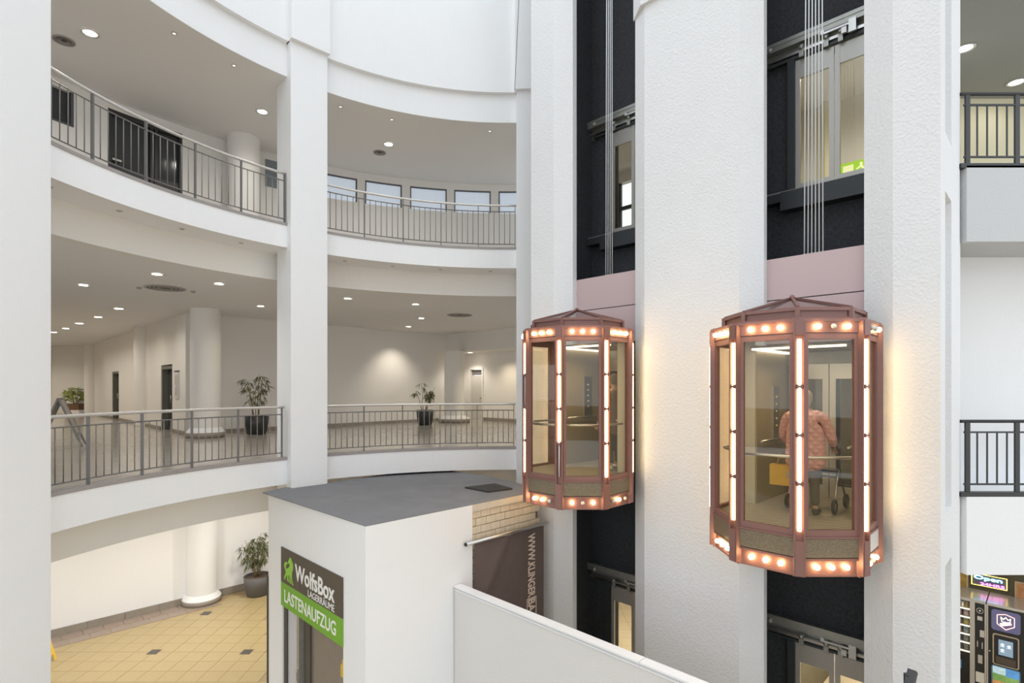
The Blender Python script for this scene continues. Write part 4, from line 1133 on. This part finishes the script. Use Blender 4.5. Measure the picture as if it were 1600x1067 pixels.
def person(t, H, hair_col, coat_col, trouser_col, shoe_col, arms, legs, hem, girth=1.0, quilt=True, hair_long=0.0, key=''):
    """faces +y. arms: {side: (elbow, wrist)}; legs: {side: (knee, ankle)}"""
    k = H / 1.7
    z = lambda v: v * k
    V, E, R = [], [], []
    spine = chain(V, E, R, [(0, 0, z(.90)), (0, 0.01, z(1.08)), (0, 0.0, z(1.26)), (0, -0.01, z(1.40)), (0, 0.0, z(1.47)), (0, 0.035, z(1.55))],
                  [z(.125), z(.12), z(.125), z(.085), z(.05), z(.06)])
    chain(V, E, R, [(0, 0.02, z(1.60)), (0, 0.01, z(1.645))], [z(.075), z(.055)], spine[-1])
    for sd in (-1, 1):
        el, wr_ = arms[sd]
        el, wr_ = Vector(el), Vector(wr_)
        sh_ = Vector((sd * z(.19), -0.01, z(1.375)))
        a = chain(V, E, R, [sh_, sh_.lerp(el, .5), el, el.lerp(wr_, .5), wr_], [z(.055), z(.046), z(.038), z(.036), z(.026)], spine[3])
        d = (wr_ - el).normalized()
        side = Vector((sd * -1, 0, 0)); side = (side - d * side.dot(d)).normalized()
        palm = wr_ + d * z(.07)
        pm = chain(V, E, R, [palm], [z(.028)], a[-1])
        dn = Vector((0, 0, -1)); dn = (dn - d * dn.dot(d)).normalized()
        for q in range(4):
            off = side * z(.030 - .02 * q)
            L = z((.070, .078, .074, .06)[q])
            b0 = palm + off + d * z(.025)
            b1 = b0 + d * L * .45 + dn * L * .1
            b2 = b1 + d * L * .12 + dn * L * .42
            b3 = b2 - d * L * .22 + dn * L * .16
            chain(V, E, R, [b0, b1, b2, b3], [z(.010), z(.009), z(.0085), z(.007)], pm[0])
        tb = wr_ + d * z(.03) + side * z(.025)
        chain(V, E, R, [tb, tb + side * z(.025) + d * z(.03) + dn * z(.015), tb + side * z(.02) + d * z(.055) + dn * z(.03)], [z(.012), z(.010), z(.008)], a[-1])
    for sd in (-1, 1):
        kn, an = legs[sd]
        kn, an = Vector(kn), Vector(an)
        hp = Vector((sd * z(.095), 0, z(.86)))
        chain(V, E, R, [hp, hp.lerp(kn, .5), kn, kn.lerp(an, .45), an, an + Vector((0, 0.12, -z(.045)))], [z(.085), z(.072), z(.055), z(.05), z(.036), z(.032)], spine[0])
    skin_mesh('body', V, E, R, SKIN, t)
    # coat
    V, E, R = [], [], []
    g = girth
    sp = chain(V, E, R, [(0, 0, hem), (0, 0, (hem + z(1.0)) / 2), (0, 0.005, z(1.05)), (0, 0.0, z(1.22)), (0, -0.01, z(1.365)), (0, 0.005, z(1.43))],
               [(z(.215) * g, z(.15) * g), (z(.215) * g, z(.15) * g), (z(.20) * g, z(.145) * g), (z(.195) * g, z(.14) * g), (z(.13) * g, z(.10) * g), z(.068)])
    for sd in (-1, 1):
        el, wr_ = map(Vector, arms[sd])
        sh_ = Vector((sd * z(.205) * (0.5 + g / 2), -0.01, z(1.35)))
        chain(V, E, R, [sh_, sh_.lerp(el, .5), el, el.lerp(wr_, .5), el.lerp(wr_, .93)], [z(.080), z(.074), z(.066), z(.058), z(.05)], sp[4])
    coat = quilt_mat('coat' + key, coat_col) if quilt else mat('coat' + key, coat_col, 0.75, bump=0.25, bscale=40, var=0.12, vscale=14)
    co = skin_mesh('coat', V, E, R, coat, t)
    # trousers
    V, E, R = [], [], []
    tp = chain(V, E, R, [(0, 0, z(.84))], [(z(.12), z(.09))])
    for sd in (-1, 1):
        kn, an = map(Vector, legs[sd])
        hp = Vector((sd * z(.090), 0, z(.76)))
        chain(V, E, R, [hp, hp.lerp(kn, .5), kn, kn.lerp(an, .5), kn.lerp(an, .93)], [z(.092), z(.086), z(.072), z(.066), z(.064)], tp[0])
    skin_mesh('trousers', V, E, R, mat('trousers' + key, trouser_col, 0.85), t)
    for sd in (-1, 1):
        an = Vector(legs[sd][1])
        V, E, R = [], [], []
        chain(V, E, R, [(an.x, an.y - 0.05, 0.045), (an.x, an.y + 0.03, 0.05), (an.x, an.y + 0.12, 0.04), (an.x, an.y + 0.18, 0.035)], [(.042, .042), (.045, .048), (.046, .038), (.038, .03)])
        skin_mesh('shoe', V, E, R, mat('shoe' + key, shoe_col, 0.6), t, 2)
    # head details
    m = MB(); m.ball((0, 0.022, z(1.60)), z(.088), 18, (0.86, 1.08, 1.28)); hd = m.obj('face', SKIN, t)
    m = MB(); m.ball((0, 0.022 + z(.092), z(1.59)), z(.018), 8, (0.8, 1.0, 1.5)); m.obj('nose', SKIN, hd)
    for sd in (-1, 1):
        m = MB(); m.ball((sd * z(.032), 0.022 + z(.082), z(1.612)), z(.012), 8, (1.3, 0.8, 0.9)); m.obj('eye', mat('eye', (0.08, 0.07, 0.06), 0.3), hd)
        m = MB(); m.ball((sd * z(.077), 0.015, z(1.60)), z(.028), 8, (0.4, 0.8, 1.2)); m.obj('ear', SKIN, hd)
    m = MB(); m.ball((0, 0.022 + z(.085), z(1.555)), z(.02), 8, (1.4, 0.5, 0.4)); m.obj('mouth', mat('lip', (0.45, 0.2, 0.17), 0.5), hd)
    m = MB()
    m.ball((0, -0.004, z(1.628)), z(.098), 18, (0.94, 1.06, 1.12))
    if hair_long: m.ball((0, -z(.045), z(1.56)), z(.075), 14, (1.15, 0.7, 1.3))
    m.obj('hair', mat('hair' + key, hair_col, 0.8, bump=0.8, bscale=70, var=0.2, vscale=30), t)
    return co
wo = thing('person', 'person seen from behind in a pink quilted jacket pushing a rollator', 'person', W(-2.37, 7.92, FL2), RZ)
person(wo, 1.63, (0.42, 0.36, 0.30), (0.80, 0.43, 0.42), (0.10, 0.085, 0.07), (0.05, 0.045, 0.04),
       {-1: ((-0.30, 0.05, 1.03), (-0.27, 0.25, 0.90)), 1: ((0.30, 0.05, 1.03), (0.27, 0.25, 0.90))},
       {-1: ((-0.10, 0.03, 0.47), (-0.105, -0.03, 0.085)), 1: ((0.10, 0.03, 0.47), (0.11, 0.02, 0.085))}, 0.56, 1.34, True, 1.0, ' pink')
mn = thing('person', 'person in a brown coat with white trainers standing at the car side', 'person', W(-5.66, 8.28, FL1), RZ + math.radians(75))
person(mn, 1.70, (0.16, 0.12, 0.09), (0.20, 0.12, 0.075), (0.06, 0.05, 0.045), (0.75, 0.74, 0.7),
       {-1: ((-0.28, -0.01, 1.08), (-0.27, 0.12, 0.86)), 1: ((0.28, -0.01, 1.08), (0.27, 0.12, 0.86))},
       {-1: ((-0.10, 0.03, 0.49), (-0.105, -0.03, 0.085)), 1: ((0.10, 0.04, 0.49), (0.12, 0.03, 0.085))}, 0.60, 1.0, False, 0.0, ' brown')
# rollator
ro = thing('rollator', 'dark framed rollator with small wheels pushed by the woman', 'rollator', W(-2.37, 8.36, FL2), RZ)
fm_ = mat('rollator frame', (0.10, 0.10, 0.11), 0.35, 0.7)
wh = MB()
Rm = Matrix.Rotation(PI / 2, 4, 'Y')
wh.lathe([(0.055, -0.015), (0.095, -0.018), (0.10, 0), (0.095, 0.018), (0.055, 0.015), (0.055, -0.015)], n=20, M=Rm)
wh_me = wh.mesh('wheel', M_BLACK)
hub = MB().lathe([(0, -0.012), (0.057, -0.012), (0.057, 0.012), (0, 0.012)], n=14, M=Rm).mesh('hub', mat('grey hub', (0.3, 0.3, 0.3), 0.5))
for sd in (-1, 1):
    for y in (-0.22, 0.34):
        o = link('wheel', wh_me, ro, (sd * 0.29, y, 0.1)); link('hub', hub, o)
    MB().tube([(sd * 0.27, -0.20, 0.90), (sd * 0.27, -0.06, 0.90), (sd * 0.275, 0.0, 0.84), (sd * 0.28, 0.1, 0.45), (sd * 0.29, 0.34, 0.12)], 0.014, 8).obj('frame_tube', fm_, ro)
    MB().tube([(sd * 0.275, 0.06, 0.56), (sd * 0.285, -0.1, 0.4), (sd * 0.29, -0.22, 0.12)], 0.013, 8).obj('frame_tube', M_STEEL, ro)
    MB().tube([(sd * 0.27, -0.24, 0.90), (sd * 0.27, -0.09, 0.90)], 0.02, 10).obj('grip', M_BLACK, ro)
    MB().tube([(sd * 0.29, -0.2, 0.86), (sd * 0.29, -0.05, 0.82)], 0.006, 6).obj('brake_lever', M_STEEL, ro)
MB().bb(-0.26, 0.26, -0.05, 0.17, 0.52, 0.56).obj('seat', M_BLACK, ro)
MB().tube([(-0.28, 0.1, 0.45), (0.28, 0.1, 0.45)], 0.012, 8).obj('cross_bar', fm_, ro)
bg_ = thing('shopping_bag', 'yellow carrier bag hanging beside the woman in pink', 'bag', W(-2.66, 7.98, FL2), RZ)
bgm = MB(); bgm.prism([(-0.17, -0.06), (0.17, -0.05), (0.16, 0.06), (-0.17, 0.07)], 0.34, 0.62)
bgm.obj('bag_body', mat('yellow bag', (0.68, 0.42, 0.06), 0.55, bump=0.5, bscale=12, var=0.15, vscale=6), bg_)
MB().tube([(-0.09, 0.0, 0.62), (-0.05, 0.0, 0.78), (0.05, 0.0, 0.78), (0.09, 0.0, 0.62)], 0.008, 6).obj('bag_handle', mat('bag strap', (0.6, 0.38, 0.08), 0.6), bg_)
MB().bb(0.05, 0.14, -0.064, -0.058, 0.45, 0.54).obj('bag_print', mat('print grey', (0.5, 0.42, 0.3), 0.6), bg_)

# ------------------------------------------------------------------ potted plants
def leaf_blade(mb, p, d, L, w, rnd, mi=0):
    d = d.normalized()
    sx = d.cross(Vector((0, 0, 1)))
    if sx.length < 1e-3: sx = Vector((1, 0, 0))
    sx.normalize()
    sx = (Matrix.Rotation(rnd.uniform(-1.0, 1.0), 3, d) @ sx)
    droop = Vector((0, 0, -1)) * L * 0.22
    a, b, c = p, p + d * L * 0.45 + droop * 0.2, p + d * L + droop
    mb.face([a, b + sx * w, c, b - sx * w], mi)
def bamboo(name, label, x, y, z, h, pot_r, pot_h, pot_m, stems, n_leaf, seed, spread, lean=0.0, dense=1.0, z_lo=0.45):
    rnd = random.Random(seed)
    t = thing('potted_bamboo', label, 'potted plant', (x, y, z), 0, 'potted bamboos')
    MB().lathe([(0, 0), (pot_r * .72, 0), (pot_r * .78, 0.02), (pot_r * .95, pot_h * .55), (pot_r, pot_h), (pot_r * .92, pot_h), (pot_r * .88, pot_h - .06)], n=28).obj('pot', pot_m, t)
    MB().lathe([(pot_r * .89, pot_h - .06), (0, pot_h - .04)], n=20).obj('soil', M_SOIL, t)
    fo = MB()
    for s in range(stems):
        a = rnd.uniform(0, 2 * PI); b = Vector((math.cos(a), math.sin(a), 0)) * pot_r * rnd.uniform(.1, .4)
        out = Vector((math.cos(a) * spread * rnd.uniform(.4, 1), math.sin(a) * spread * rnd.uniform(.2, .6), 0))
        if s == 0: out *= 0.2
        hh = h * rnd.uniform(.78, 1.0) if s else h
        pts = [b + Vector((0, 0, pot_h - .06))]
        for q in range(1, 7):
            u = q / 6
            pts.append(b + out * u ** 1.5 + Vector((rnd.uniform(-.02, .02), rnd.uniform(-.02, .02), pot_h - .06 + (hh - pot_h) * u)))
        MB().tube(pts, [0.016 - 0.0018 * i for i in range(7)], 6).obj('stem', M_STEM, t)
        for q in range(n_leaf):
            u = rnd.uniform(z_lo, 1.0) * 6
            i = min(5, int(u)); p = pts[i].lerp(pts[i + 1], u - i)
            aa = rnd.uniform(0, 2 * PI)
            tw_ = Vector((math.cos(aa), math.sin(aa), rnd.uniform(-.1, .5)))
            e = p + tw_ * rnd.uniform(.08, .32) * spread * 1.6
            fo.bar(p, e, 0.005, 0.005)
            for l in range(int(6 * dense)):
                ab = aa + rnd.uniform(-1.2, 1.2)
                leaf_blade(fo, p.lerp(e, rnd.uniform(.8, 1)), Vector((math.cos(ab), math.sin(ab), rnd.uniform(-1.9, -.1))), rnd.uniform(.15, .26), rnd.uniform(.011, .018), rnd)
    o = fo.obj('foliage', M_LEAF, t); o['kind'] = 'stuff'
bamboo('p', 'potted bamboo by the first gallery rail, between round column and middle pillar', -8.10, 17.25, Z1, 1.95, 0.36, 0.56, M_POT, 6, 7, 3, 0.42, dense=1.0, z_lo=0.40)
bamboo('p', 'smaller potted bamboo on the gallery floor in front of the alcove', -3.42, 21.4, Z1, 1.68, 0.34, 0.58, M_POT, 6, 6, 5, 0.33, dense=1.0, z_lo=0.5)
bamboo('p', 'bushy potted bamboo in a grey pot on the ground floor by the tower', -7.72, 16.5, 0, 1.85, 0.385, 0.58, M_POTG, 7, 13, 8, 0.40, dense=1.2, z_lo=0.32)
pl = thing('planter', 'square brown planter with bright green bushy plant at the corridor end', 'potted plant', (-24.02, 29.95, Z1), 0)
MB().prism([(-0.42, -0.3), (0.42, -0.3), (0.42, 0.3), (-0.42, 0.3)], 0, 0.22).obj('planter_foot', M_INNER, pl)
MB().bb(-0.38, 0.38, -0.28, 0.28, 0.22, 0.56).obj('planter_box', mat('brown wicker', (0.17, 0.09, 0.05), 0.8, bump=0.6, bscale=30), pl)
MB().bb(-0.35, 0.35, -0.25, 0.25, 0.56, 0.57).obj('soil', M_SOIL, pl)
rnd = random.Random(2)
fo = MB()
for q in range(420):
    a = rnd.uniform(0, 2 * PI); el = rnd.uniform(-0.25, 1.5); r = rnd.uniform(.25, .62)
    p = Vector((math.cos(a) * math.cos(el) * r * 1.1, math.sin(a) * math.cos(el) * r * .7, 0.82 + math.sin(el) * r))
    leaf_blade(fo, p, Vector((math.cos(a), math.sin(a), rnd.uniform(-.4, .6))), rnd.uniform(.14, .24), rnd.uniform(.03, .05), rnd)
o = fo.obj('foliage', M_LEAF2, pl); o['kind'] = 'stuff'
st = MB()
for q in range(7):
    a = q * 0.9; st.tube([(0.05 * math.cos(a), 0.05 * math.sin(a), 0.52), (0.3 * math.cos(a), 0.2 * math.sin(a), 0.95)], 0.012, 6)
o = st.obj('stems', M_STEM, pl); o['kind'] = 'stuff'

# ------------------------------------------------------------------ A-frame board, notice board, floor sign, handrail end, cable
ab = thing('sandwich_board', 'grey folding sandwich board standing behind the lower left railing', 'sandwich board', (-11.08, 13.35, Z1), math.radians(32))
am = mat('board frame', (0.20, 0.19, 0.175), 0.5, 0.2)
for sd, nm_ in ((-1, 'rear_leaf'), (1, 'front_leaf')):
    M_ = Matrix.Translation((0, 0, 1.22)) @ Matrix.Rotation(-sd * math.radians(21), 4, 'Y')
    m = MB(M_)
    m.bb(-0.02, 0.02, -0.36, -0.31, -1.28, 0); m.bb(-0.02, 0.02, 0.31, 0.36, -1.28, 0); m.bb(-0.02, 0.02, -0.31, 0.31, -0.06, 0); m.bb(-0.02, 0.02, -0.31, 0.31, -1.0, -0.93)
    lo = m.obj(nm_, am, ab)
    m = MB(M_); m.bb(-0.012, 0.012, -0.31, 0.31, -0.93, -0.06); m.obj('board_panel', mat('board face', (0.33, 0.31, 0.28), 0.4), lo)
nb = thing('notice_board', 'small framed notice board beside the dark glazed corridor door', 'notice board', W(-20.15, MC, Z1 + 1.12), RZ)
MB().bb(-0.23, 0.23, -0.035, -0.002, 0, 0.85).obj('board_frame', mat('board white', (0.66, 0.65, 0.62), 0.6), nb)
for a, b, z0_, z1_ in ((-0.18, -0.04, 0.45, 0.75), (0.02, 0.18, 0.1, 0.75), (-0.18, -0.04, 0.1, 0.36)):
    MB().bb(a, b, -0.042, -0.035, z0_, z1_).obj('notice', mat('notice grey', (0.52, 0.51, 0.48), 0.7), nb)
MB().bb(-0.23, 0.23, -0.05, -0.002, 0.86, 0.9).obj('top_strip', mat('dark strip', (0.1, 0.1, 0.1), 0.5), nb)
ws = thing('floor_sign', 'yellow folding floor sign standing beside the front pillar', 'floor sign', (-10.70, 12.42, 0), math.radians(5))
for sd in (-1, 1):
    M_ = Matrix.Translation((0, 0, 0.62)) @ Matrix.Rotation(-sd * math.radians(16), 4, 'Y')
    m = MB(M_); m.bb(-0.008, 0.008, -0.15, -0.09, -0.645, 0); m.bb(-0.008, 0.008, 0.09, 0.15, -0.645, 0); m.bb(-0.008, 0.008, -0.09, 0.09, -0.5, 0)
    m.obj('sign_leaf', mat('sign yellow', (0.78, 0.50, 0.05), 0.45), ws)
hr = thing('stair_handrail', 'dark grey stair handrail end in front of the second pilaster', 'handrail', (3.87, 5.30, 0))
m = MB(); m.bb(-0.035, 0.035, -0.03, 0.03, 2.2, 3.50); m.obj('post', M_DARKRAIL, hr)
m = MB(); m.bar((0.035, 0.0, 3.535), (-0.45, -0.35, 2.72), 0.07, 0.06); m.obj('sloping_rail', M_DARKRAIL, hr)
o = MB().tube([(0.06, 12.55, 13.1), (0.30, 12.0, 18.0)], 0.006, 6).obj('hanging_cable', M_DARKRAIL); tag(o, 'thin dark cable hanging beside the slim pillar', 'cable')

# ------------------------------------------------------------------ vending machines
MV = 14.885
vb = mat('machine black', (0.016, 0.016, 0.017), 0.3); vs_ = mat('machine silver', (0.55, 0.52, 0.47), 0.35, 0.5); vt = mat('machine top', (0.55, 0.53, 0.50), 0.25, 0.5)
HV = 1.84
sn = thing('snack_machine', 'black snack vending machine with glass front half hidden by the niche pilaster', 'vending machine', W(-1.50, MV, 0), RZ)
m = MB(); m.bb(-0.5, 0.47, 0.05, 0.82, 0, 0.62); m.bb(-0.5, 0.47, 0.6, 0.82, 0.62, HV - 0.06); m.bb(0.30, 0.47, 0.05, 0.6, 0.62, HV - 0.06); m.bb(-0.5, -0.45, 0.05, 0.6, 0.62, HV - 0.06)
m.obj('cabinet', vb, sn)
MB().bb(-0.5, 0.47, 0.03, 0.82, HV - 0.06, HV).obj('top_plate', vt, sn)
MB().bb(0.22, 0.30, 0.0, 0.1, 0, HV - 0.06).obj('silver_strip', vs_, sn)
MB().bb(0.455, 0.485, 0.0, 0.1, 0, HV - 0.06).obj('silver_strip', vs_, sn)
pan = MB().bb(0.31, 0.455, 0.0, 0.05, 0.0, HV - 0.06).obj('control_panel', vb, sn)
gr = mat('panel grey', (0.5, 0.48, 0.44), 0.5)
k = MB(); k.lathe([(0.05, 0), (0.058, 0), (0.058, 0.01), (0.05, 0.01), (0.05, 0)], (0.38, 0.0, 1.64), 16, M=Matrix.Rotation(PI / 2, 4, 'X')); k.lathe([(0, 0.006), (0.02, 0.006)], (0.38, 0.0, 1.64), 10, M=Matrix.Rotation(PI / 2, 4, 'X')); k.obj('contactless_symbol', gr, pan)
for z0_, z1_, x0, x1, mm in ((1.44, 1.52, .34, .42, gr), (1.1, 1.24, .38, .45, gr), (0.55, 0.72, .35, .42, vs_), (0.15, 0.36, .315, .45, mat('price list paper', (0.66, 0.62, 0.54), 0.7)), (0.88, 1.0, .335, .35, gr), (0.86, 0.99, .41, .425, gr)):
    MB().bb(x0, x1, -0.01, 0.0, z0_, z1_).obj('panel_part', mm, pan)
MB().bb(-0.45, 0.22, 0.045, 0.05, 0.62, HV - 0.08).obj('glass_pane', M_GLASS, sn)
lit = mat('added shelf glow', (0.8, 0.85, 0.95), 0.4, emit=(0.75, 0.85, 1.0), estr=1.1)  # glow added to the shelf edges to lighten the packets
pk_cols = [(0.55, 0.5, 0.6), (0.5, 0.42, 0.16), (0.5, 0.3, 0.55), (0.62, 0.55, 0.6), (0.4, 0.38, 0.5), (0.65, 0.6, 0.2), (0.6, 0.62, 0.66), (0.4, 0.55, 0.62), (0.1, 0.12, 0.12), (0.35, 0.42, 0.45), (0.12, 0.13, 0.14), (0.4, 0.45, 0.45)]
for r in range(6):
    z = 1.60 - 0.18 * r
    MB().bb(-0.45, 0.22, 0.10, 0.55, z - 0.02, z).obj('shelf', vs_, sn)
    MB().bb(-0.45, 0.22, 0.085, 0.10, z - 0.025, z + 0.005).obj('shelf_edge', lit, sn)
    for c_ in range(2):
        c = pk_cols[r * 2 + c_]
        pt_ = thing('snack_packet', '%s in the %s row of the snack machine, %s column' % (('purple bag', 'tan bag', 'violet bar', 'mauve bar', 'grey blue bag', 'yellow bag', 'white ring biscuit', 'pale blue biscuit', 'black can', 'grey can', 'black tin', 'green grey can')[r * 2 + c_], ords[r], ('left', 'right')[c_]), 'snack', W(-1.50 + 0.02 + 0.13 * c_, MV + 0.17, z), RZ, 'snacks in the vending machine')
        m = MB(); m.lathe([(0.0, 0.0), (0.045, 0.0), (0.052, 0.03), (0.05, 0.1), (0.02, 0.14), (0, 0.14)], n=10, M=Matrix.Diagonal((1, 0.6, 1, 1))); m.obj('packet_body', mat('packet %d' % (r * 2 + c_), c, 0.4, var=0.5, vscale=30), pt_)
spot(sn, (-0.1, 0.3, HV - 0.1), 14, 170, 1.0, (0.9, 0.95, 1.0), 0.05)  # extra spot added inside the cabinet to bring out the packets
MB().bb(-0.3, -0.08, 0.03, 0.05, 0.1, 0.5).obj('pickup_flap', mat('flap', (0.03, 0.03, 0.03), 0.3), sn)
MB().bb(-0.02, 0.08, 0.035, 0.05, 0.32, 0.5).obj('sticker', mat('blue sticker', (0.1, 0.3, 0.5), 0.5), sn)
cf = thing('coffee_machine', 'black hot drink machine with emblem panel, touch screen and landscape panel', 'vending machine', W(-0.72, MV, 0), RZ)
MB().bb(-0.285, 0.285, 0.0, 0.82, 0, HV - 0.05).obj('cabinet', vb, cf)
MB().bb(-0.29, 0.29, -0.01, 0.82, HV - 0.05, HV).obj('top_plate', vt, cf)
MB().bb(-0.29, -0.27, -0.01, 0.1, 0, HV - 0.05).obj('silver_strip', vs_, cf)
MB().bb(0.275, 0.29, -0.01, 0.1, 0, HV - 0.05).obj('silver_strip', vs_, cf)
def rounded(x0, x1, z0, z1, r, y0, y1):
    poly = []
    for cx, cz, a in ((x1 - r, z1 - r, 0), (x0 + r, z1 - r, 90), (x0 + r, z0 + r, 180), (x1 - r, z0 + r, 270)):
        for q in range(5):
            t_ = math.radians(a + 22.5 * q); poly.append((cx + r * math.cos(t_), cz + r * math.sin(t_)))
    return MB(Matrix(((1, 0, 0, 0), (0, 0, -1, 0), (0, 1, 0, 0), (0, 0, 0, 1)))).prism(poly, -y1, -y0)
lp = rounded(-0.22, 0.22, 1.32, 1.74, 0.05, -0.012, 0.0).obj('emblem_panel', mat('night blue panel', (0.09, 0.09, 0.17), 0.3, emit=(0.20, 0.20, 0.42), estr=0.2), cf)
neo = mat('neon pink line', (1, 0.5, 0.45), 0.4, emit=(1.0, 0.55, 0.45), estr=1.6)
sh_pts = [(-0.13, 1.64), (0.0, 1.68), (0.13, 1.64), (0.13, 1.46), (0.0, 1.37), (-0.13, 1.46)]
e = MB()
for a, b in zip(sh_pts, sh_pts[1:] + sh_pts[:1]):
    e.bar((a[0], -0.016, a[1]), (b[0], -0.016, b[1]), 0.006, 0.012)
e.obj('shield_emblem', neo, lp)
e = MB(); cr = [(-0.06, 1.52), (-0.075, 1.61), (-0.035, 1.57), (0, 1.62), (0.035, 1.57), (0.075, 1.61), (0.06, 1.52)]
for a, b in zip(cr, cr[1:] + cr[:1]):
    e.bar((a[0], -0.016, a[1]), (b[0], -0.016, b[1]), 0.006, 0.012)
e.obj('crown_emblem', mat('neon cream line', (1, 0.9, 0.7), 0.4, emit=(1.0, 0.85, 0.6), estr=1.6), lp)
e = MB(); e.bar((-0.08, -0.016, 1.45), (0.08, -0.016, 1.52), 0.006, 0.06); e.obj('bar_emblem', neo, lp)
rounded(-0.20, 0.20, 0.62, 1.25, 0.04, -0.018, 0.0).obj('screen_surround', mat('gold frame', (0.5, 0.42, 0.3), 0.35, 0.4), cf)
ss = rounded(-0.18, 0.18, 0.64, 1.23, 0.03, -0.022, -0.018).obj('screen_bezel', vb, cf)
scn = MB().bb(-0.11, 0.11, -0.027, -0.022, 0.84, 1.15).obj('touch_screen', mat('lit screen', (0.15, 0.2, 0.25), 0.2, emit=(0.20, 0.30, 0.40), estr=0.7), ss)
e = MB()
for x, z in ((-0.05, 1.06), (0.05, 1.05), (-0.05, 0.95)):
    e.lathe([(0, 0), (0.028, 0), (0.028, 0.004), (0, 0.004)], (x, -0.028, z), 10, M=Matrix.Rotation(PI / 2, 4, 'X') @ Matrix.Diagonal((1, 0.7, 1, 1)))
    e.bb(x - 0.03, x + 0.03, -0.03, -0.027, z - 0.04, z - 0.032)
e.obj('cup_icon', mat('icon white', (1, 1, 1), 0.4, emit=(1, 1, 1), estr=0.9), scn)
MB().bb(-0.15, 0.15, -0.03, -0.022, 0.66, 0.80).obj('cup_outlet', mat('outlet brown', (0.08, 0.06, 0.04), 0.5), ss)
ph = rounded(-0.22, 0.22, 0.12, 0.60, 0.05, -0.012, 0.0).obj('picture_panel', mat('panel edge', (0.1, 0.2, 0.3), 0.4), cf)
for x0, x1, z0_, z1_, c in ((-0.2, 0.0, 0.44, 0.58, (0.45, 0.62, 0.75)), (0.0, 0.2, 0.42, 0.58, (0.10, 0.30, 0.62)), (-0.2, 0.0, 0.3, 0.44, (0.16, 0.30, 0.08)), (0.0, 0.2, 0.28, 0.42, (0.20, 0.35, 0.10)), (-0.2, 0.0, 0.14, 0.3, (0.50, 0.24, 0.08)), (0.0, 0.2, 0.14, 0.28, (0.10, 0.32, 0.5))):
    MB().bb(x0, x1, -0.016, -0.012, z0_, z1_).obj('picture_field', mat('field %.2f %.2f' % (x0, z0_), c, 0.4, var=0.6, vscale=14, emit=c, estr=0.35), ph)
MB().ball((-0.245, -0.01, 0.86), 0.016, 8).obj('lock_knob', vs_, cf)
tm_ = thing('drinks_machine', 'drinks machine with green panel cut off by the picture edge', 'vending machine', W(-0.05, MV, 0), RZ)
MB().bb(-0.37, 0.4, 0.0, 0.82, 0, HV - 0.05).obj('cabinet', vb, tm_)
MB().bb(-0.37, 0.4, -0.01, 0.82, HV - 0.05, HV).obj('top_plate', vt, tm_)
MB().bb(-0.36, 0.38, -0.015, 0.0, 1.68, 1.78).obj('header_panel', gr, tm_)
MB().bb(-0.36, 0.38, -0.015, 0.0, 1.30, 1.60).obj('green_panel', mat('leaf green panel', (0.28, 0.5, 0.1), 0.4), tm_)
MB().bb(-0.36, 0.38, -0.015, 0.0, 0.62, 0.98).obj('lower_panel', gr, tm_)
for z in (1.06, 1.22):
    MB().lathe([(0, 0.01), (0.04, 0.01), (0.04, 0)], (-0.28, 0.0, z), 12, M=Matrix.Rotation(PI / 2, 4, 'X')).obj('button', vs_, tm_)
# neon sign and pictures on the wall behind
ne = thing('neon_sign', 'blue and magenta neon Open 24HRS sign above the machines', 'neon sign', W(-1.03, 15.70, 1.93), RZ)
ne.scale = (0.9, 1, 0.64)
nbl = mat('neon blue', (0.3, 0.8, 1), 0.4, emit=(0.25, 0.75, 1.0), estr=5.0); nmg = mat('neon magenta', (1, 0.2, 0.9), 0.4, emit=(0.95, 0.15, 0.85), estr=5.0); nye = mat('neon yellow', (1, 0.9, 0.2), 0.4, emit=(1.0, 0.75, 0.15), estr=3.0)
MB().bb(-0.34, 0.34, 0.0, 0.03, 0.0, 0.42).obj('back_board', mat('neon board', (0.12, 0.12, 0.16), 0.3), ne)
fit_text('Open', -0.28, 0.19, 0.52, 0.17, nbl, ne, bold=0.02, y=-0.012)
fit_text('24HRS', -0.16, 0.05, 0.44, 0.09, nmg, ne, bold=0.02, y=-0.012)
e = MB(); rc = [(-0.32, 0.02), (0.32, 0.02), (0.32, 0.40), (-0.32, 0.40)]
for a, b in zip(rc, rc[1:] + rc[:1]):
    e.tube([(a[0], -0.012, a[1]), (b[0], -0.012, b[1])], 0.008, 6)
e.obj('neon_border', nye, ne)
for i, (s, w, c, lb_) in enumerate(((-1.62, 0.24, (0.42, 0.26, 0.06), 'orange snack picture on the dark wall left of the neon sign'), (-0.40, 0.22, (0.50, 0.24, 0.10), 'framed orange picture on the dark wall right of the neon sign'), (-2.05, 0.12, (0.35, 0.2, 0.06), 'small dark orange picture nearest the niche pilaster'), (0.05, 0.16, (0.5, 0.42, 0.34), 'pale framed picture at the far end of the dark wall'))):
    t = thing('wall_picture', lb_, 'picture', W(s, 15.72, 1.72), RZ, 'pictures behind the vending machines')
    MB().bb(-w, w, 0.0, 0.025, 0, 0.45).obj('picture_frame', mat('picture frame', (0.5, 0.42, 0.28), 0.5), t)
    MB().bb(-w + 0.025, w - 0.025, -0.004, 0.0, 0.025, 0.425).obj('picture_print', mat('print %d' % i, c, 0.5, var=0.7, vscale=9), t)
spot(None, W(-1.4, 13.6, 3.5), 150, 150, 1.0, (1.0, 0.9, 0.75))
